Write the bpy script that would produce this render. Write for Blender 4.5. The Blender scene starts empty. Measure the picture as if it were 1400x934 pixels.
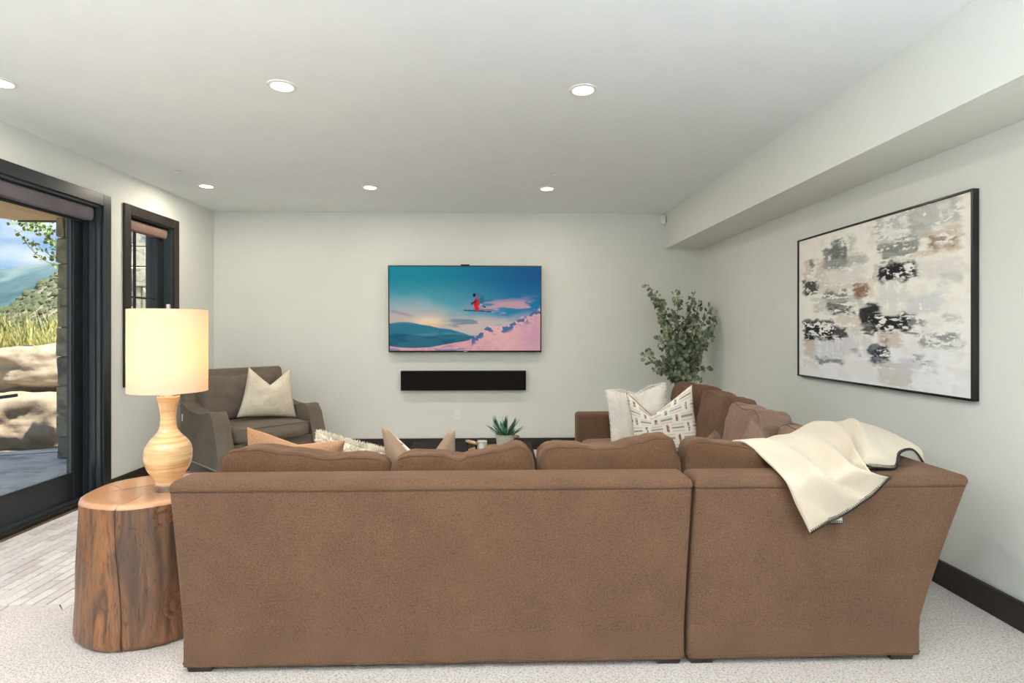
import bpy, bmesh, math, random
import numpy as np
from mathutils import Vector, Matrix, noise, Euler

# ------------------------------------------------------------------ camera, world, sun, exposure
scene = bpy.context.scene
COL = scene.collection
F = 770.0                                   # focal length in pixels of the 1400 px frame
TH = math.atan(23 / F)
CAM_H = 1.35
HORIZON = 453.0
cd = bpy.data.cameras.new('camera')
cam = bpy.data.objects.new('camera', cd)
COL.objects.link(cam)
cam.location = (0, 0, CAM_H)
cam.rotation_euler = (math.pi / 2, 0, -TH)
cd.sensor_width = 36.0
cd.lens = 36.0 * F / 1400
cd.shift_y = (HORIZON - 467) / 1400
cd.clip_start = 0.05
cd.clip_end = 6000
scene.camera = cam
scene.view_settings.view_transform = 'Standard'
scene.view_settings.look = 'None'
scene.view_settings.gamma = 1.0
scene.view_settings.use_curve_mapping = False
scene.view_settings.exposure = -0.04

DOWNLIGHT_W = 10.5
FILL_LAMP_W = 185.0  # power of each added fill lamp
LAMP_W = 5.6
SUN_E = 15.0
SKY_E = 1.3

world = bpy.data.worlds.new('sky')
scene.world = world
world.use_nodes = True
wn = world.node_tree
wn.nodes.clear()
w_out = wn.nodes.new('ShaderNodeOutputWorld')
w_bg = wn.nodes.new('ShaderNodeBackground')
w_tc = wn.nodes.new('ShaderNodeTexCoord')
w_sep = wn.nodes.new('ShaderNodeSeparateXYZ')
w_ramp = wn.nodes.new('ShaderNodeValToRGB')
w_map = wn.nodes.new('ShaderNodeMapping')
w_noise = wn.nodes.new('ShaderNodeTexNoise')
w_cr = wn.nodes.new('ShaderNodeValToRGB')
w_mix = wn.nodes.new('ShaderNodeMixRGB')
wn.links.new(w_tc.outputs['Generated'], w_sep.inputs[0])
wn.links.new(w_sep.outputs['Z'], w_ramp.inputs[0])
w_ramp.color_ramp.elements[0].position = 0.0
w_ramp.color_ramp.elements[0].color = (0.36, 0.55, 0.78, 1)
w_ramp.color_ramp.elements[1].position = 0.45
w_ramp.color_ramp.elements[1].color = (0.16, 0.38, 0.80, 1)
wn.links.new(w_tc.outputs['Generated'], w_map.inputs[0])
w_map.inputs['Scale'].default_value = (1, 1, 3.2)
w_noise.inputs['Scale'].default_value = 4.2
w_noise.inputs['Detail'].default_value = 7
w_noise.inputs['Roughness'].default_value = 0.55
wn.links.new(w_map.outputs[0], w_noise.inputs['Vector'])
wn.links.new(w_noise.outputs['Fac'], w_cr.inputs[0])
w_cr.color_ramp.elements[0].position = 0.47
w_cr.color_ramp.elements[0].color = (0, 0, 0, 1)
w_cr.color_ramp.elements[1].position = 0.64
w_cr.color_ramp.elements[1].color = (1, 1, 1, 1)
wn.links.new(w_cr.outputs[0], w_mix.inputs[0])
wn.links.new(w_ramp.outputs[0], w_mix.inputs[1])
w_mix.inputs[2].default_value = (0.92, 0.95, 1.0, 1)
wn.links.new(w_mix.outputs[0], w_bg.inputs['Color'])
w_bg.inputs['Strength'].default_value = SKY_E
wn.links.new(w_bg.outputs[0], w_out.inputs['Surface'])

sl = bpy.data.lights.new('sun', 'SUN')
sl.energy = SUN_E
sl.angle = math.radians(0.6)
sl.color = (1.0, 0.94, 0.84)
sun = bpy.data.objects.new('sun', sl)
COL.objects.link(sun)
sun.location = (-8, 2, 12)
sun.rotation_euler = Vector((-0.38, 0.16, -1.0)).to_track_quat('-Z', 'Y').to_euler()

# ------------------------------------------------------------------ helpers
TC, TS = math.cos(TH), math.sin(TH)


def ray(u, v):
    a = (u - 700) / F
    b = (HORIZON - v) / F
    return Vector((a * TC + TS, -a * TS + TC, b))


def at_y(u, v, y):
    d = ray(u, v)
    t = y / d.y
    return Vector((d.x * t, y, CAM_H + d.z * t))


def at_z(u, v, z):
    d = ray(u, v)
    t = (z - CAM_H) / d.z
    return Vector((d.x * t, d.y * t, z))


def srgb(r, g, b):
    def f(c):
        c /= 255.0
        return c / 12.92 if c <= 0.04045 else ((c + 0.055) / 1.055) ** 2.4
    return (f(r), f(g), f(b), 1.0)


def tag(o, label=None, cat=None, group=None, kind=None):
    if label: o['label'] = label
    if cat: o['category'] = cat
    if group: o['group'] = group
    if kind: o['kind'] = kind
    return o


def empty(name, loc=(0, 0, 0), rot=(0, 0, 0), label=None, cat=None, group=None, kind=None):
    o = bpy.data.objects.new(name, None)
    o.empty_display_size = 0.1
    COL.objects.link(o)
    o.location = loc
    o.rotation_euler = rot
    return tag(o, label, cat, group, kind)


def link_mesh(name, me, mat=None, parent=None, loc=None, rot=None):
    o = bpy.data.objects.new(name, me)
    COL.objects.link(o)
    if mat is not None and not me.materials:
        me.materials.append(mat)
    if parent is not None:
        o.parent = parent
    if loc is not None:
        o.location = loc
    if rot is not None:
        o.rotation_euler = rot
    return o


def mesh(name, verts, faces, mat=None, parent=None, smooth=False, loc=None, rot=None):
    me = bpy.data.meshes.new(name)
    me.from_pydata([tuple(v) for v in verts], [], faces)
    if smooth:
        me.shade_smooth()
    me.update()
    return link_mesh(name, me, mat, parent, loc, rot)


def from_bm(name, bm, mat=None, parent=None, smooth=False, loc=None, rot=None):
    me = bpy.data.meshes.new(name)
    bmesh.ops.recalc_face_normals(bm, faces=bm.faces)
    bm.to_mesh(me)
    bm.free()
    if smooth:
        me.shade_smooth()
    return link_mesh(name, me, mat, parent, loc, rot)


def bm_box(bm, lo, hi, bev=0.0, seg=2):
    lo = Vector(lo); hi = Vector(hi)
    r = bmesh.ops.create_cube(bm, size=1.0)
    vs = r['verts']
    c = (lo + hi) / 2
    s = hi - lo
    for v in vs:
        v.co = Vector((v.co.x * s.x, v.co.y * s.y, v.co.z * s.z)) + c
    if bev > 0:
        es = list({e for v in vs for e in v.link_edges})
        bmesh.ops.bevel(bm, geom=es, offset=bev, segments=seg, profile=0.5, affect='EDGES')


def box(name, lo, hi, mat, parent=None, bev=0.0, seg=2, smooth=False):
    bm = bmesh.new()
    bm_box(bm, lo, hi, bev, seg)
    return from_bm(name, bm, mat, parent, smooth)


def boxes(name, lst, mat, parent=None, bev=0.0):
    bm = bmesh.new()
    for lo, hi in lst:
        bm_box(bm, lo, hi, bev, 1)
    return from_bm(name, bm, mat, parent)


def lathe(name, prof, mat, parent=None, n=48, cap_bot=True, cap_top=True, loc=None, smooth=True, wob=None):
    vs, fs = [], []
    for (r, z) in prof:
        for k in range(n):
            a = 2 * math.pi * k / n
            rr = r * (wob(a, z) if wob else 1)
            vs.append((rr * math.cos(a), rr * math.sin(a), z))
    for i in range(len(prof) - 1):
        for k in range(n):
            fs.append((i * n + k, i * n + (k + 1) % n, (i + 1) * n + (k + 1) % n, (i + 1) * n + k))
    if cap_bot: fs.append(tuple(range(n - 1, -1, -1)))
    if cap_top: fs.append(tuple(range((len(prof) - 1) * n, len(prof) * n)))
    o = mesh(name, vs, fs, mat, parent, False, loc)
    if smooth:
        o.data.shade_smooth()
        try:
            o.data.set_sharp_from_angle(angle=math.radians(45))
        except Exception:
            pass
    return o


def sharp(o, deg=40):
    o.data.shade_smooth()
    try:
        o.data.set_sharp_from_angle(angle=math.radians(deg))
    except Exception:
        pass
    return o


def tube_data(pts, rad, n=6, closed=False):
    pts = [Vector(p) for p in pts]
    m = len(pts)
    rs = rad if isinstance(rad, (list, tuple)) else [rad] * m
    vs, fs = [], []
    prev = None
    for i, p in enumerate(pts):
        a = pts[(i - 1) % m] if (i > 0 or closed) else pts[i]
        b = pts[(i + 1) % m] if (i < m - 1 or closed) else pts[i]
        t = (b - a).normalized() if (b - a).length > 1e-9 else Vector((0, 0, 1))
        if prev is None:
            ref = Vector((0, 0, 1)) if abs(t.z) < 0.9 else Vector((1, 0, 0))
            nrm = t.cross(ref).normalized()
        else:
            nrm = (prev - t * prev.dot(t))
            nrm = nrm.normalized() if nrm.length > 1e-6 else t.orthogonal().normalized()
        prev = nrm
        bn = t.cross(nrm)
        for k in range(n):
            an = 2 * math.pi * k / n
            vs.append(p + (nrm * math.cos(an) + bn * math.sin(an)) * rs[i])
    for i in range(m if closed else m - 1):
        j = (i + 1) % m
        for k in range(n):
            fs.append((i * n + k, i * n + (k + 1) % n, j * n + (k + 1) % n, j * n + k))
    if not closed:
        fs.append(tuple(range(n - 1, -1, -1)))
        fs.append(tuple(range((m - 1) * n, m * n)))
    return vs, fs


def tube(name, pts, rad, mat, parent=None, n=6, closed=False):
    vs, fs = tube_data(pts, rad, n, closed)
    return mesh(name, vs, fs, mat, parent, True)


def merge(parts):
    V, Fc = [], []
    for vs, fs in parts:
        b = len(V)
        V.extend(vs)
        Fc.extend([tuple(i + b for i in f) for f in fs])
    return V, Fc


def inset_poly(poly, d):
    n = len(poly)
    out = []
    for i in range(n):
        p0 = Vector(poly[i - 1]); p1 = Vector(poly[i]); p2 = Vector(poly[(i + 1) % n])
        e1 = (p1 - p0).normalized(); e2 = (p2 - p1).normalized()
        n1 = Vector((-e1.y, e1.x)); n2 = Vector((-e2.y, e2.x))
        k = (n1 + n2)
        k = k / max(0.35, k.dot(n1))
        out.append((p1.x + k.x * d, p1.y + k.y * d))
    return out


def loft(name, rings, mat, parent=None, smooth=True, deg=50):
    """rings: list of (poly2d, z), all with the same number of points, counter-clockwise"""
    n = len(rings[0][0])
    vs, fs = [], []
    for poly, z in rings:
        for (x, y) in poly:
            vs.append((x, y, z))
    for i in range(len(rings) - 1):
        for k in range(n):
            fs.append((i * n + k, i * n + (k + 1) % n, (i + 1) * n + (k + 1) % n, (i + 1) * n + k))
    fs.append(tuple(range(n - 1, -1, -1)))
    fs.append(tuple(range((len(rings) - 1) * n, len(rings) * n)))
    o = mesh(name, vs, fs, mat, parent)
    if smooth: sharp(o, deg)
    return o


def copy_tree(o, parent=None):
    c = o.copy()
    COL.objects.link(c)
    if parent is not None: c.parent = parent
    for ch in list(o.children):
        copy_tree(ch, c)
    return c


# ------------------------------------------------------------------ materials
def new_mat(name):
    m = bpy.data.materials.new(name)
    m.use_nodes = True
    nt = m.node_tree
    b = nt.nodes['Principled BSDF']
    return m, nt, b


def coords(nt, scale=(1, 1, 1), kind='Object'):
    tc = nt.nodes.new('ShaderNodeTexCoord')
    mp = nt.nodes.new('ShaderNodeMapping')
    mp.inputs['Scale'].default_value = scale
    nt.links.new(tc.outputs[kind], mp.inputs[0])
    return mp.outputs[0]


def noise_node(nt, vec, scale, detail=4, rough=0.55, dist=0.0):
    n = nt.nodes.new('ShaderNodeTexNoise')
    n.inputs['Scale'].default_value = scale
    n.inputs['Detail'].default_value = detail
    n.inputs['Roughness'].default_value = rough
    n.inputs['Distortion'].default_value = dist
    nt.links.new(vec, n.inputs['Vector'])
    return n.outputs['Fac']


def ramp(nt, fac, stops):
    r = nt.nodes.new('ShaderNodeValToRGB')
    els = r.color_ramp.elements
    while len(els) < len(stops): els.new(0.5)
    for e, (p, c) in zip(els, stops):
        e.position = p
        e.color = c if len(c) == 4 else (*c, 1)
    nt.links.new(fac, r.inputs[0])
    return r.outputs[0]


def mixrgb(nt, fac, a, b, blend='MIX'):
    m = nt.nodes.new('ShaderNodeMixRGB')
    m.blend_type = blend
    for i, s in ((0, fac), (1, a), (2, b)):
        if hasattr(s, 'is_linked') or hasattr(s, 'links'):
            nt.links.new(s, m.inputs[i])
        else:
            m.inputs[i].default_value = s
    return m.outputs[0]


def bump(nt, b, h, strength=0.3, dist=0.01):
    n = nt.nodes.new('ShaderNodeBump')
    n.inputs['Strength'].default_value = strength
    n.inputs['Distance'].default_value = dist
    nt.links.new(h, n.inputs['Height'])
    nt.links.new(n.outputs[0], b.inputs['Normal'])
    return n


def plain(name, col, rough=0.5, metal=0.0, spec=0.5, var=0.0, vscale=20, bmp=0.0, bscale=200):
    m, nt, b = new_mat(name)
    b.inputs['Roughness'].default_value = rough
    b.inputs['Metallic'].default_value = metal
    b.inputs['Specular IOR Level'].default_value = spec
    v = coords(nt)
    f = noise_node(nt, v, vscale)
    k0 = tuple(c * (1 - var) for c in col[:3]) + (1,)
    k1 = tuple(min(1, c * (1 + var)) for c in col[:3]) + (1,)
    nt.links.new(ramp(nt, f, [(0.35, k0), (0.65, k1)]), b.inputs['Base Color'])
    if bmp > 0:
        bump(nt, b, noise_node(nt, v, bscale, 3), bmp, 0.002)
    return m


def fabric(name, col, dark, scale=260, rough=0.95, sheen=0.3, bmp=0.35, heather=0.6, big=0.12):
    m, nt, b = new_mat(name)
    b.inputs['Roughness'].default_value = rough
    b.inputs['Specular IOR Level'].default_value = 0.12
    b.inputs['Sheen Weight'].default_value = sheen
    b.inputs['Sheen Roughness'].default_value = 0.5
    b.inputs['Sheen Tint'].default_value = tuple(min(1, c * 1.6 + .1) for c in col[:3]) + (1,)
    v = coords(nt)
    f = noise_node(nt, v, scale, 3, 0.75)
    c = ramp(nt, f, [(0.5 - 0.16, dark), (0.5 + 0.1, col)])
    f2 = noise_node(nt, v, 5.0, 3)
    lo = (1 - big,) * 3 + (1,)
    hi = (1 + big * .3,) * 3 + (1,)
    c2 = mixrgb(nt, 1.0, c, ramp(nt, f2, [(0.35, lo), (0.65, hi)]), 'MULTIPLY')
    nt.links.new(c2, b.inputs['Base Color'])
    bump(nt, b, f, bmp, 0.002)
    return m


M = {}
M['wall'] = plain('wall_paint', srgb(226, 229, 224), 0.75, spec=0.2, var=0.012, vscale=3, bmp=0.08, bscale=90)
M['ceiling'] = plain('ceiling_paint', srgb(240, 245, 247), 0.8, spec=0.2, var=0.01, vscale=3, bmp=0.06, bscale=60)
M['black_trim'] = plain('black_stained_wood', srgb(40, 33, 29), 0.45, spec=0.4, var=0.18, vscale=14)
M['black_metal'] = plain('black_aluminium', srgb(31, 35, 40), 0.32, spec=0.5, var=0.06)
M['jamb'] = plain('dark_grey_jamb', srgb(54, 64, 68), 0.3, spec=0.5, var=0.05)
M['grey_shade'] = fabric('grey_shade_cloth', srgb(116, 110, 114), srgb(96, 92, 97), 500, 0.8, 0.1, 0.1)
M['brown_shade'] = fabric('brown_shade_cloth', srgb(140, 116, 106), srgb(120, 100, 92), 500, 0.8, 0.1, 0.1)
M['chrome'] = plain('brushed_steel', (0.7, 0.7, 0.7, 1), 0.25, metal=1.0, var=0.03)
M['white_plastic'] = plain('white_plastic', srgb(238, 237, 232), 0.4, var=0.01)
M['dark_slot'] = plain('dark_slot', srgb(60, 58, 55), 0.6)
M['brown_fabric'] = fabric('brown_woven_upholstery', srgb(114, 86, 67), srgb(76, 56, 42), 260, heather=.7)
M['brown_cushion'] = fabric('brown_chenille_cushion', srgb(104, 75, 54), srgb(72, 50, 35), 240, sheen=0.5)
M['mauve_cushion'] = fabric('mauve_brown_cushion', srgb(138, 111, 95), srgb(106, 84, 72), 240, sheen=0.4)  # paler and more mauve than the brown cushions
M['seam'] = plain('brown_seam_thread', srgb(72, 50, 36), 0.9)
M['taupe_fabric'] = fabric('taupe_linen', srgb(120, 110, 98), srgb(92, 83, 73), 260, sheen=0.2)
M['velvet'] = fabric('tan_velvet', srgb(178, 136, 104), srgb(150, 110, 82), 180, sheen=0.7)
M['taupe_velvet'] = fabric('taupe_velvet', srgb(150, 122, 100), srgb(124, 99, 80), 180, sheen=0.6)
M['boucle'] = fabric('cream_boucle', srgb(236, 226, 208), srgb(205, 192, 170), 160, sheen=0.2, bmp=0.8)
M['fur'] = fabric('cream_fur', srgb(255, 248, 234), srgb(244, 232, 212), 120, sheen=0.3, bmp=0.5)
M['white_fur'] = fabric('white_fur', srgb(255, 252, 246), srgb(248, 242, 232), 120, sheen=0.3, bmp=0.5)
M['blanket'] = fabric('cream_wool', srgb(222, 209, 190), srgb(210, 194, 172), 420, sheen=0.35, bmp=0.2, big=0.03)
M['stitch'] = plain('black_stitch_yarn', srgb(32, 28, 27), 0.9)
M['dark_foot'] = plain('dark_walnut_foot', srgb(46, 34, 30), 0.45, var=0.15)
M['tv_black'] = plain('gloss_black_plastic', srgb(18, 18, 19), 0.25)
M['grille'] = fabric('black_speaker_cloth', srgb(30, 26, 24), srgb(18, 16, 15), 700, sheen=0.05, bmp=0.3)
M['table_black'] = plain('black_stained_table', srgb(28, 23, 21), 0.6, spec=0.15, var=0.15)
M['tray_wood'] = plain('pale_tray_wood', srgb(196, 160, 116), 0.5, var=0.12)
M['pot'] = plain('grey_glazed_pot', srgb(186, 180, 166), 0.5, var=0.08)
M['soil'] = plain('dark_soil', srgb(52, 40, 32), 0.95, var=0.3, vscale=60)
M['wax'] = plain('cream_wax', srgb(240, 230, 208), 0.5)
M['paper'] = plain('white_paper_label', srgb(244, 244, 244), 0.7)
M['stem'] = plain('olive_brown_stem', srgb(112, 96, 62), 0.7, var=0.2)
M['nail'] = plain('silver_nail_head', (0.75, 0.73, 0.68, 1), 0.3, metal=1.0)
M['basket'] = plain('woven_basket', srgb(150, 122, 88), 0.85, var=0.25, vscale=60, bmp=0.6, bscale=120)
M['mortar'] = plain('grey_mortar', srgb(150, 142, 130), 0.95, var=0.1)
M['grout'] = plain('brown_grout', srgb(96, 78, 66), 0.95, var=0.1)


def carpet_mat():
    m, nt, b = new_mat('cream_flecked_carpet')
    b.inputs['Roughness'].default_value = 1.0
    b.inputs['Specular IOR Level'].default_value = 0.05
    v = coords(nt)
    vo = nt.nodes.new('ShaderNodeTexVoronoi')
    vo.inputs['Scale'].default_value = 150
    nt.links.new(v, vo.inputs['Vector'])
    f = noise_node(nt, coords(nt, (1, 1.6, 1)), 105, 3, 0.6)
    c = ramp(nt, f, [(0.36, srgb(138, 122, 112)), (0.45, srgb(220, 210, 204)), (0.62, srgb(238, 231, 227))])
    c2 = mixrgb(nt, 0.35, c, ramp(nt, vo.outputs['Color'], [(0.2, srgb(200, 184, 172)), (0.6, srgb(242, 232, 224))]))
    nt.links.new(c2, b.inputs['Base Color'])
    bump(nt, b, vo.outputs['Distance'], 0.6, 0.006)
    return m


def tile_mat():
    m, nt, b = new_mat('tumbled_travertine')
    b.inputs['Roughness'].default_value = 0.55
    oi = nt.nodes.new('ShaderNodeObjectInfo')
    v = coords(nt)
    add = nt.nodes.new('ShaderNodeVectorMath')
    nt.links.new(v, add.inputs[0])
    nt.links.new(oi.outputs['Random'], add.inputs[1])
    f = noise_node(nt, add.outputs[0], 45, 5, 0.65)
    c = ramp(nt, f, [(0.3, srgb(204, 196, 190)), (0.43, srgb(240, 235, 232)), (0.7, srgb(248, 245, 243))])
    tint = ramp(nt, oi.outputs['Random'], [(0.0, srgb(226, 220, 218)), (0.5, srgb(244, 242, 241)), (1.0, srgb(255, 254, 253))])
    nt.links.new(mixrgb(nt, 1.0, c, tint, 'MULTIPLY'), b.inputs['Base Color'])
    bump(nt, b, f, 0.25, 0.003)
    return m


def glass_mat(name, tint=(0.94, 0.97, 0.96, 1), base=0.025):
    m = bpy.data.materials.new(name)
    m.use_nodes = True
    nt = m.node_tree
    nt.nodes.clear()
    o = nt.nodes.new('ShaderNodeOutputMaterial')
    tr = nt.nodes.new('ShaderNodeBsdfTransparent')
    tr.inputs[0].default_value = tint
    gl = nt.nodes.new('ShaderNodeBsdfGlossy')
    gl.inputs['Roughness'].default_value = 0.02
    lw = nt.nodes.new('ShaderNodeLayerWeight')
    lw.inputs['Blend'].default_value = 0.5
    fr = nt.nodes.new('ShaderNodeMath')
    fr.operation = 'POWER'
    fr.inputs[1].default_value = 4.0
    nt.links.new(lw.outputs['Facing'], fr.inputs[0])
    fr2 = nt.nodes.new('ShaderNodeMath')
    fr2.operation = 'MULTIPLY_ADD'
    fr2.inputs[1].default_value = 0.45
    fr2.inputs[2].default_value = base
    nt.links.new(fr.outputs[0], fr2.inputs[0])
    mx = nt.nodes.new('ShaderNodeMixShader')
    nt.links.new(fr2.outputs[0], mx.inputs[0])
    nt.links.new(tr.outputs[0], mx.inputs[1])
    nt.links.new(gl.outputs[0], mx.inputs[2])
    nt.links.new(mx.outputs[0], o.inputs['Surface'])
    return m


def emit_mat(name, col, e):
    m, nt, b = new_mat(name)
    b.inputs['Base Color'].default_value = col
    b.inputs['Emission Color'].default_value = col
    b.inputs['Emission Strength'].default_value = e
    return m


def vcol_mat(name, rough=0.5, emit=0.0, bumpy=0.0):
    m, nt, b = new_mat(name)
    a = nt.nodes.new('ShaderNodeVertexColor')
    a.layer_name = 'print'
    b.inputs['Roughness'].default_value = rough
    if emit > 0:
        b.inputs['Base Color'].default_value = (0.004, 0.004, 0.004, 1)
        nt.links.new(a.outputs['Color'], b.inputs['Emission Color'])
        b.inputs['Emission Strength'].default_value = emit
        b.inputs['Specular IOR Level'].default_value = 0.12
    else:
        nt.links.new(a.outputs['Color'], b.inputs['Base Color'])
    if bumpy > 0:
        bump(nt, b, noise_node(nt, coords(nt, (1, 1, 2.2)), 60, 5), bumpy, 0.004)
    return m


def stone_mat(name, stops, scale=9, rnd=0.35):
    m, nt, b = new_mat(name)
    b.inputs['Roughness'].default_value = 0.9
    oi = nt.nodes.new('ShaderNodeObjectInfo')
    v = coords(nt)
    add = nt.nodes.new('ShaderNodeVectorMath')
    nt.links.new(v, add.inputs[0])
    nt.links.new(oi.outputs['Location'], add.inputs[1])
    f = noise_node(nt, add.outputs[0], scale, 6, 0.62, 0.4)
    c = ramp(nt, f, stops)
    t = ramp(nt, oi.outputs['Random'], [(0, (1 - rnd, 1 - rnd, 1 - rnd * .9, 1)), (0.5, (1, .97, .93, 1)), (1, (.96, 1, 1, 1))])
    nt.links.new(mixrgb(nt, 1.0, c, t, 'MULTIPLY'), b.inputs['Base Color'])
    bump(nt, b, f, 0.7, 0.03)
    return m


def wood_stump(name, top=False):
    m, nt, b = new_mat(name)
    if top:
        b.inputs['Roughness'].default_value = 0.18
        b.inputs['Coat Weight'].default_value = 0.5
        b.inputs['Coat Roughness'].default_value = 0.08
        v = coords(nt)
        wv = nt.nodes.new('ShaderNodeTexWave')
        wv.wave_type = 'RINGS'
        wv.rings_direction = 'Z'
        wv.inputs['Scale'].default_value = 16
        wv.inputs['Distortion'].default_value = 2.2
        wv.inputs['Detail'].default_value = 2
        nt.links.new(v, wv.inputs['Vector'])
        c = ramp(nt, wv.outputs['Fac'], [(0.2, srgb(208, 157, 117)), (0.8, srgb(212, 162, 122))])
        f = noise_node(nt, v, 3, 3)
        c = mixrgb(nt, ramp(nt, f, [(0.4, (0, 0, 0)), (0.7, (.5, .5, .5))]), c, srgb(172, 124, 92))
        nt.links.new(c, b.inputs['Base Color'])
    else:
        b.inputs['Roughness'].default_value = 0.38
        v = coords(nt, (9, 9, 1.1))
        f = noise_node(nt, v, 1.6, 6, 0.62, 1.3)
        c = ramp(nt, f, [(0.30, srgb(52, 36, 28)), (0.43, srgb(98, 68, 48)), (0.55, srgb(150, 98, 60)), (0.70, srgb(104, 82, 64))])
        f2 = noise_node(nt, coords(nt, (3, 3, 1.4)), 1.5, 3)
        c = mixrgb(nt, ramp(nt, f2, [(0.42, (0, 0, 0)), (0.62, (.65, .65, .65))]), c, srgb(78, 60, 50))
        f3 = noise_node(nt, coords(nt, (26, 26, 5)), 2.0, 4, 0.6, 2.0)
        c = mixrgb(nt, ramp(nt, f3, [(0.36, (.6, .6, .6)), (0.43, (0, 0, 0))]), c, srgb(48, 33, 24))
        nt.links.new(c, b.inputs['Base Color'])
        bump(nt, b, f, 0.3, 0.01)
    return m


def lamp_body_mat():
    m, nt, b = new_mat('banded_cream_ceramic')
    b.inputs['Roughness'].default_value = 0.12
    b.inputs['Coat Weight'].default_value = 0.6
    f = noise_node(nt, coords(nt, (1.2, 1.2, 26)), 2.2, 5, 0.6, 0.2)
    nt.links.new(ramp(nt, f, [(0.32, srgb(200, 152, 98)), (0.5, srgb(228, 184, 132)), (0.68, srgb(242, 210, 166))]), b.inputs['Base Color'])
    return m


def shade_mat():
    m = bpy.data.materials.new('white_linen_shade')
    m.use_nodes = True
    nt = m.node_tree
    nt.nodes.clear()
    o = nt.nodes.new('ShaderNodeOutputMaterial')
    d = nt.nodes.new('ShaderNodeBsdfDiffuse')
    t = nt.nodes.new('ShaderNodeBsdfTranslucent')
    f = noise_node(nt, coords(nt, (1, 1, 3)), 220, 2)
    c = ramp(nt, f, [(0.3, (0.80, 0.77, 0.72, 1)), (0.7, (0.88, 0.86, 0.82, 1))])
    nt.links.new(c, d.inputs[0])
    t.inputs[0].default_value = (0.86, 0.68, 0.46, 1)
    mx = nt.nodes.new('ShaderNodeMixShader')
    mx.inputs[0].default_value = 0.5
    nt.links.new(d.outputs[0], mx.inputs[1])
    nt.links.new(t.outputs[0], mx.inputs[2])
    nt.links.new(mx.outputs[0], o.inputs['Surface'])
    return m


def leaf_mat(name, stops, rough=0.5):
    m, nt, b = new_mat(name)
    b.inputs['Roughness'].default_value = rough
    b.inputs['Specular IOR Level'].default_value = 0.3
    f = noise_node(nt, coords(nt), 13, 2)
    nt.links.new(ramp(nt, f, stops), b.inputs['Base Color'])
    return m


M['carpet'] = carpet_mat()
M['tile'] = tile_mat()
M['glass'] = glass_mat('clear_window_glass')
M['jar_glass'] = glass_mat('clear_jar_glass', (0.9, 0.93, 0.95, 1))
M['light_lens'] = emit_mat('lit_downlight_lens', (1.0, 0.86, 0.66, 1), 14.0)
M['bulb'] = emit_mat('lit_bulb', (1.0, 0.75, 0.45, 1), 8.0)
M['stump_side'] = wood_stump('varnished_log_side')
M['stump_top'] = wood_stump('polished_log_top', True)
M['lamp_body'] = lamp_body_mat()
M['lamp_shade'] = shade_mat()
M['acrylic'] = glass_mat('clear_acrylic', (0.97, 0.98, 1.0, 1), 0.3)
M['eucalyptus'] = leaf_mat('eucalyptus_leaf', [(0.35, srgb(84, 102, 84)), (0.5, srgb(122, 138, 116)), (0.64, srgb(164, 168, 126))])
M['succulent'] = leaf_mat('agave_leaf', [(0.35, srgb(58, 98, 80)), (0.5, srgb(98, 142, 122)), (0.66, srgb(140, 150, 84))])
M['tree_leaf'] = leaf_mat('cottonwood_leaf', [(0.35, srgb(60, 84, 34)), (0.5, srgb(104, 128, 50)), (0.68, srgb(160, 168, 80))])
M['reed'] = leaf_mat('reed_grass', [(0.32, srgb(92, 112, 48)), (0.5, srgb(156, 156, 84)), (0.62, srgb(206, 184, 130))])
M['shrub'] = leaf_mat('sage_shrub', [(0.35, srgb(58, 68, 48)), (0.6, srgb(92, 98, 70))], 0.9)
M['col_stone'] = stone_mat('grey_brown_column_stone', [(0.3, srgb(88, 88, 80)), (0.5, srgb(128, 126, 112)), (0.68, srgb(150, 144, 126))], 7)
M['wall_stone'] = stone_mat('pale_cream_wall_stone', [(0.34, srgb(150, 150, 142)), (0.46, srgb(222, 216, 198)), (0.7, srgb(240, 234, 218))], 7, 0.2)
M['boulder'] = stone_mat('tan_sandstone', [(0.3, srgb(108, 88, 72)), (0.45, srgb(154, 136, 116)), (0.62, srgb(174, 158, 140)), (0.75, srgb(148, 116, 92))], 2.4, 0.12)
M['soffit_wood'] = plain('tan_soffit_boards', srgb(178, 150, 118), 0.8, var=0.1, vscale=12)
M['patio'] = stone_mat('grey_stamped_concrete', [(0.35, srgb(150, 147, 144)), (0.5, srgb(198, 194, 190)), (0.65, srgb(212, 208, 203))], 3, 0.0)
M['dry_ground'] = stone_mat('dry_tan_ground', [(0.3, srgb(104, 94, 78)), (0.5, srgb(140, 128, 108)), (0.7, srgb(156, 145, 126))], 0.6, 0.0)


def mountain_mat():
    m, nt, b = new_mat('hazy_forested_mountain')  # blue haze of distance is put into the mountain's colour
    b.inputs['Roughness'].default_value = 1.0
    b.inputs['Specular IOR Level'].default_value = 0.0
    f = noise_node(nt, coords(nt), 0.009, 6, 0.6)
    nt.links.new(ramp(nt, f, [(0.35, srgb(58, 80, 84)), (0.5, srgb(80, 100, 106)), (0.68, srgb(112, 122, 122))]), b.inputs['Base Color'])
    return m


M['mountain'] = mountain_mat()

# ------------------------------------------------------------------ room shell
XL, XR, YB, YF, ZC = -3.16, 2.375, 6.43, -3.6, 2.70
XLO = XL - 0.26                               # outer face of the left wall
DY0, DY1, DZ1 = 1.98, 4.62, 2.36              # door opening
WY0, WY1, WZ0, WZ1 = 4.955, 5.615, 0.955, 2.36
RY0, RY1 = -3.0, 1.2                          # unseen window wall, added beside the camera's back to let in daylight
SX, SZ = 1.955, 2.30                          # soffit
TX1, TY0, TY1 = -2.088, 2.785, 5.0            # tiled entry: inner edge, near edge, far edge


def structure(o):
    o['kind'] = 'structure'
    return o


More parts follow.
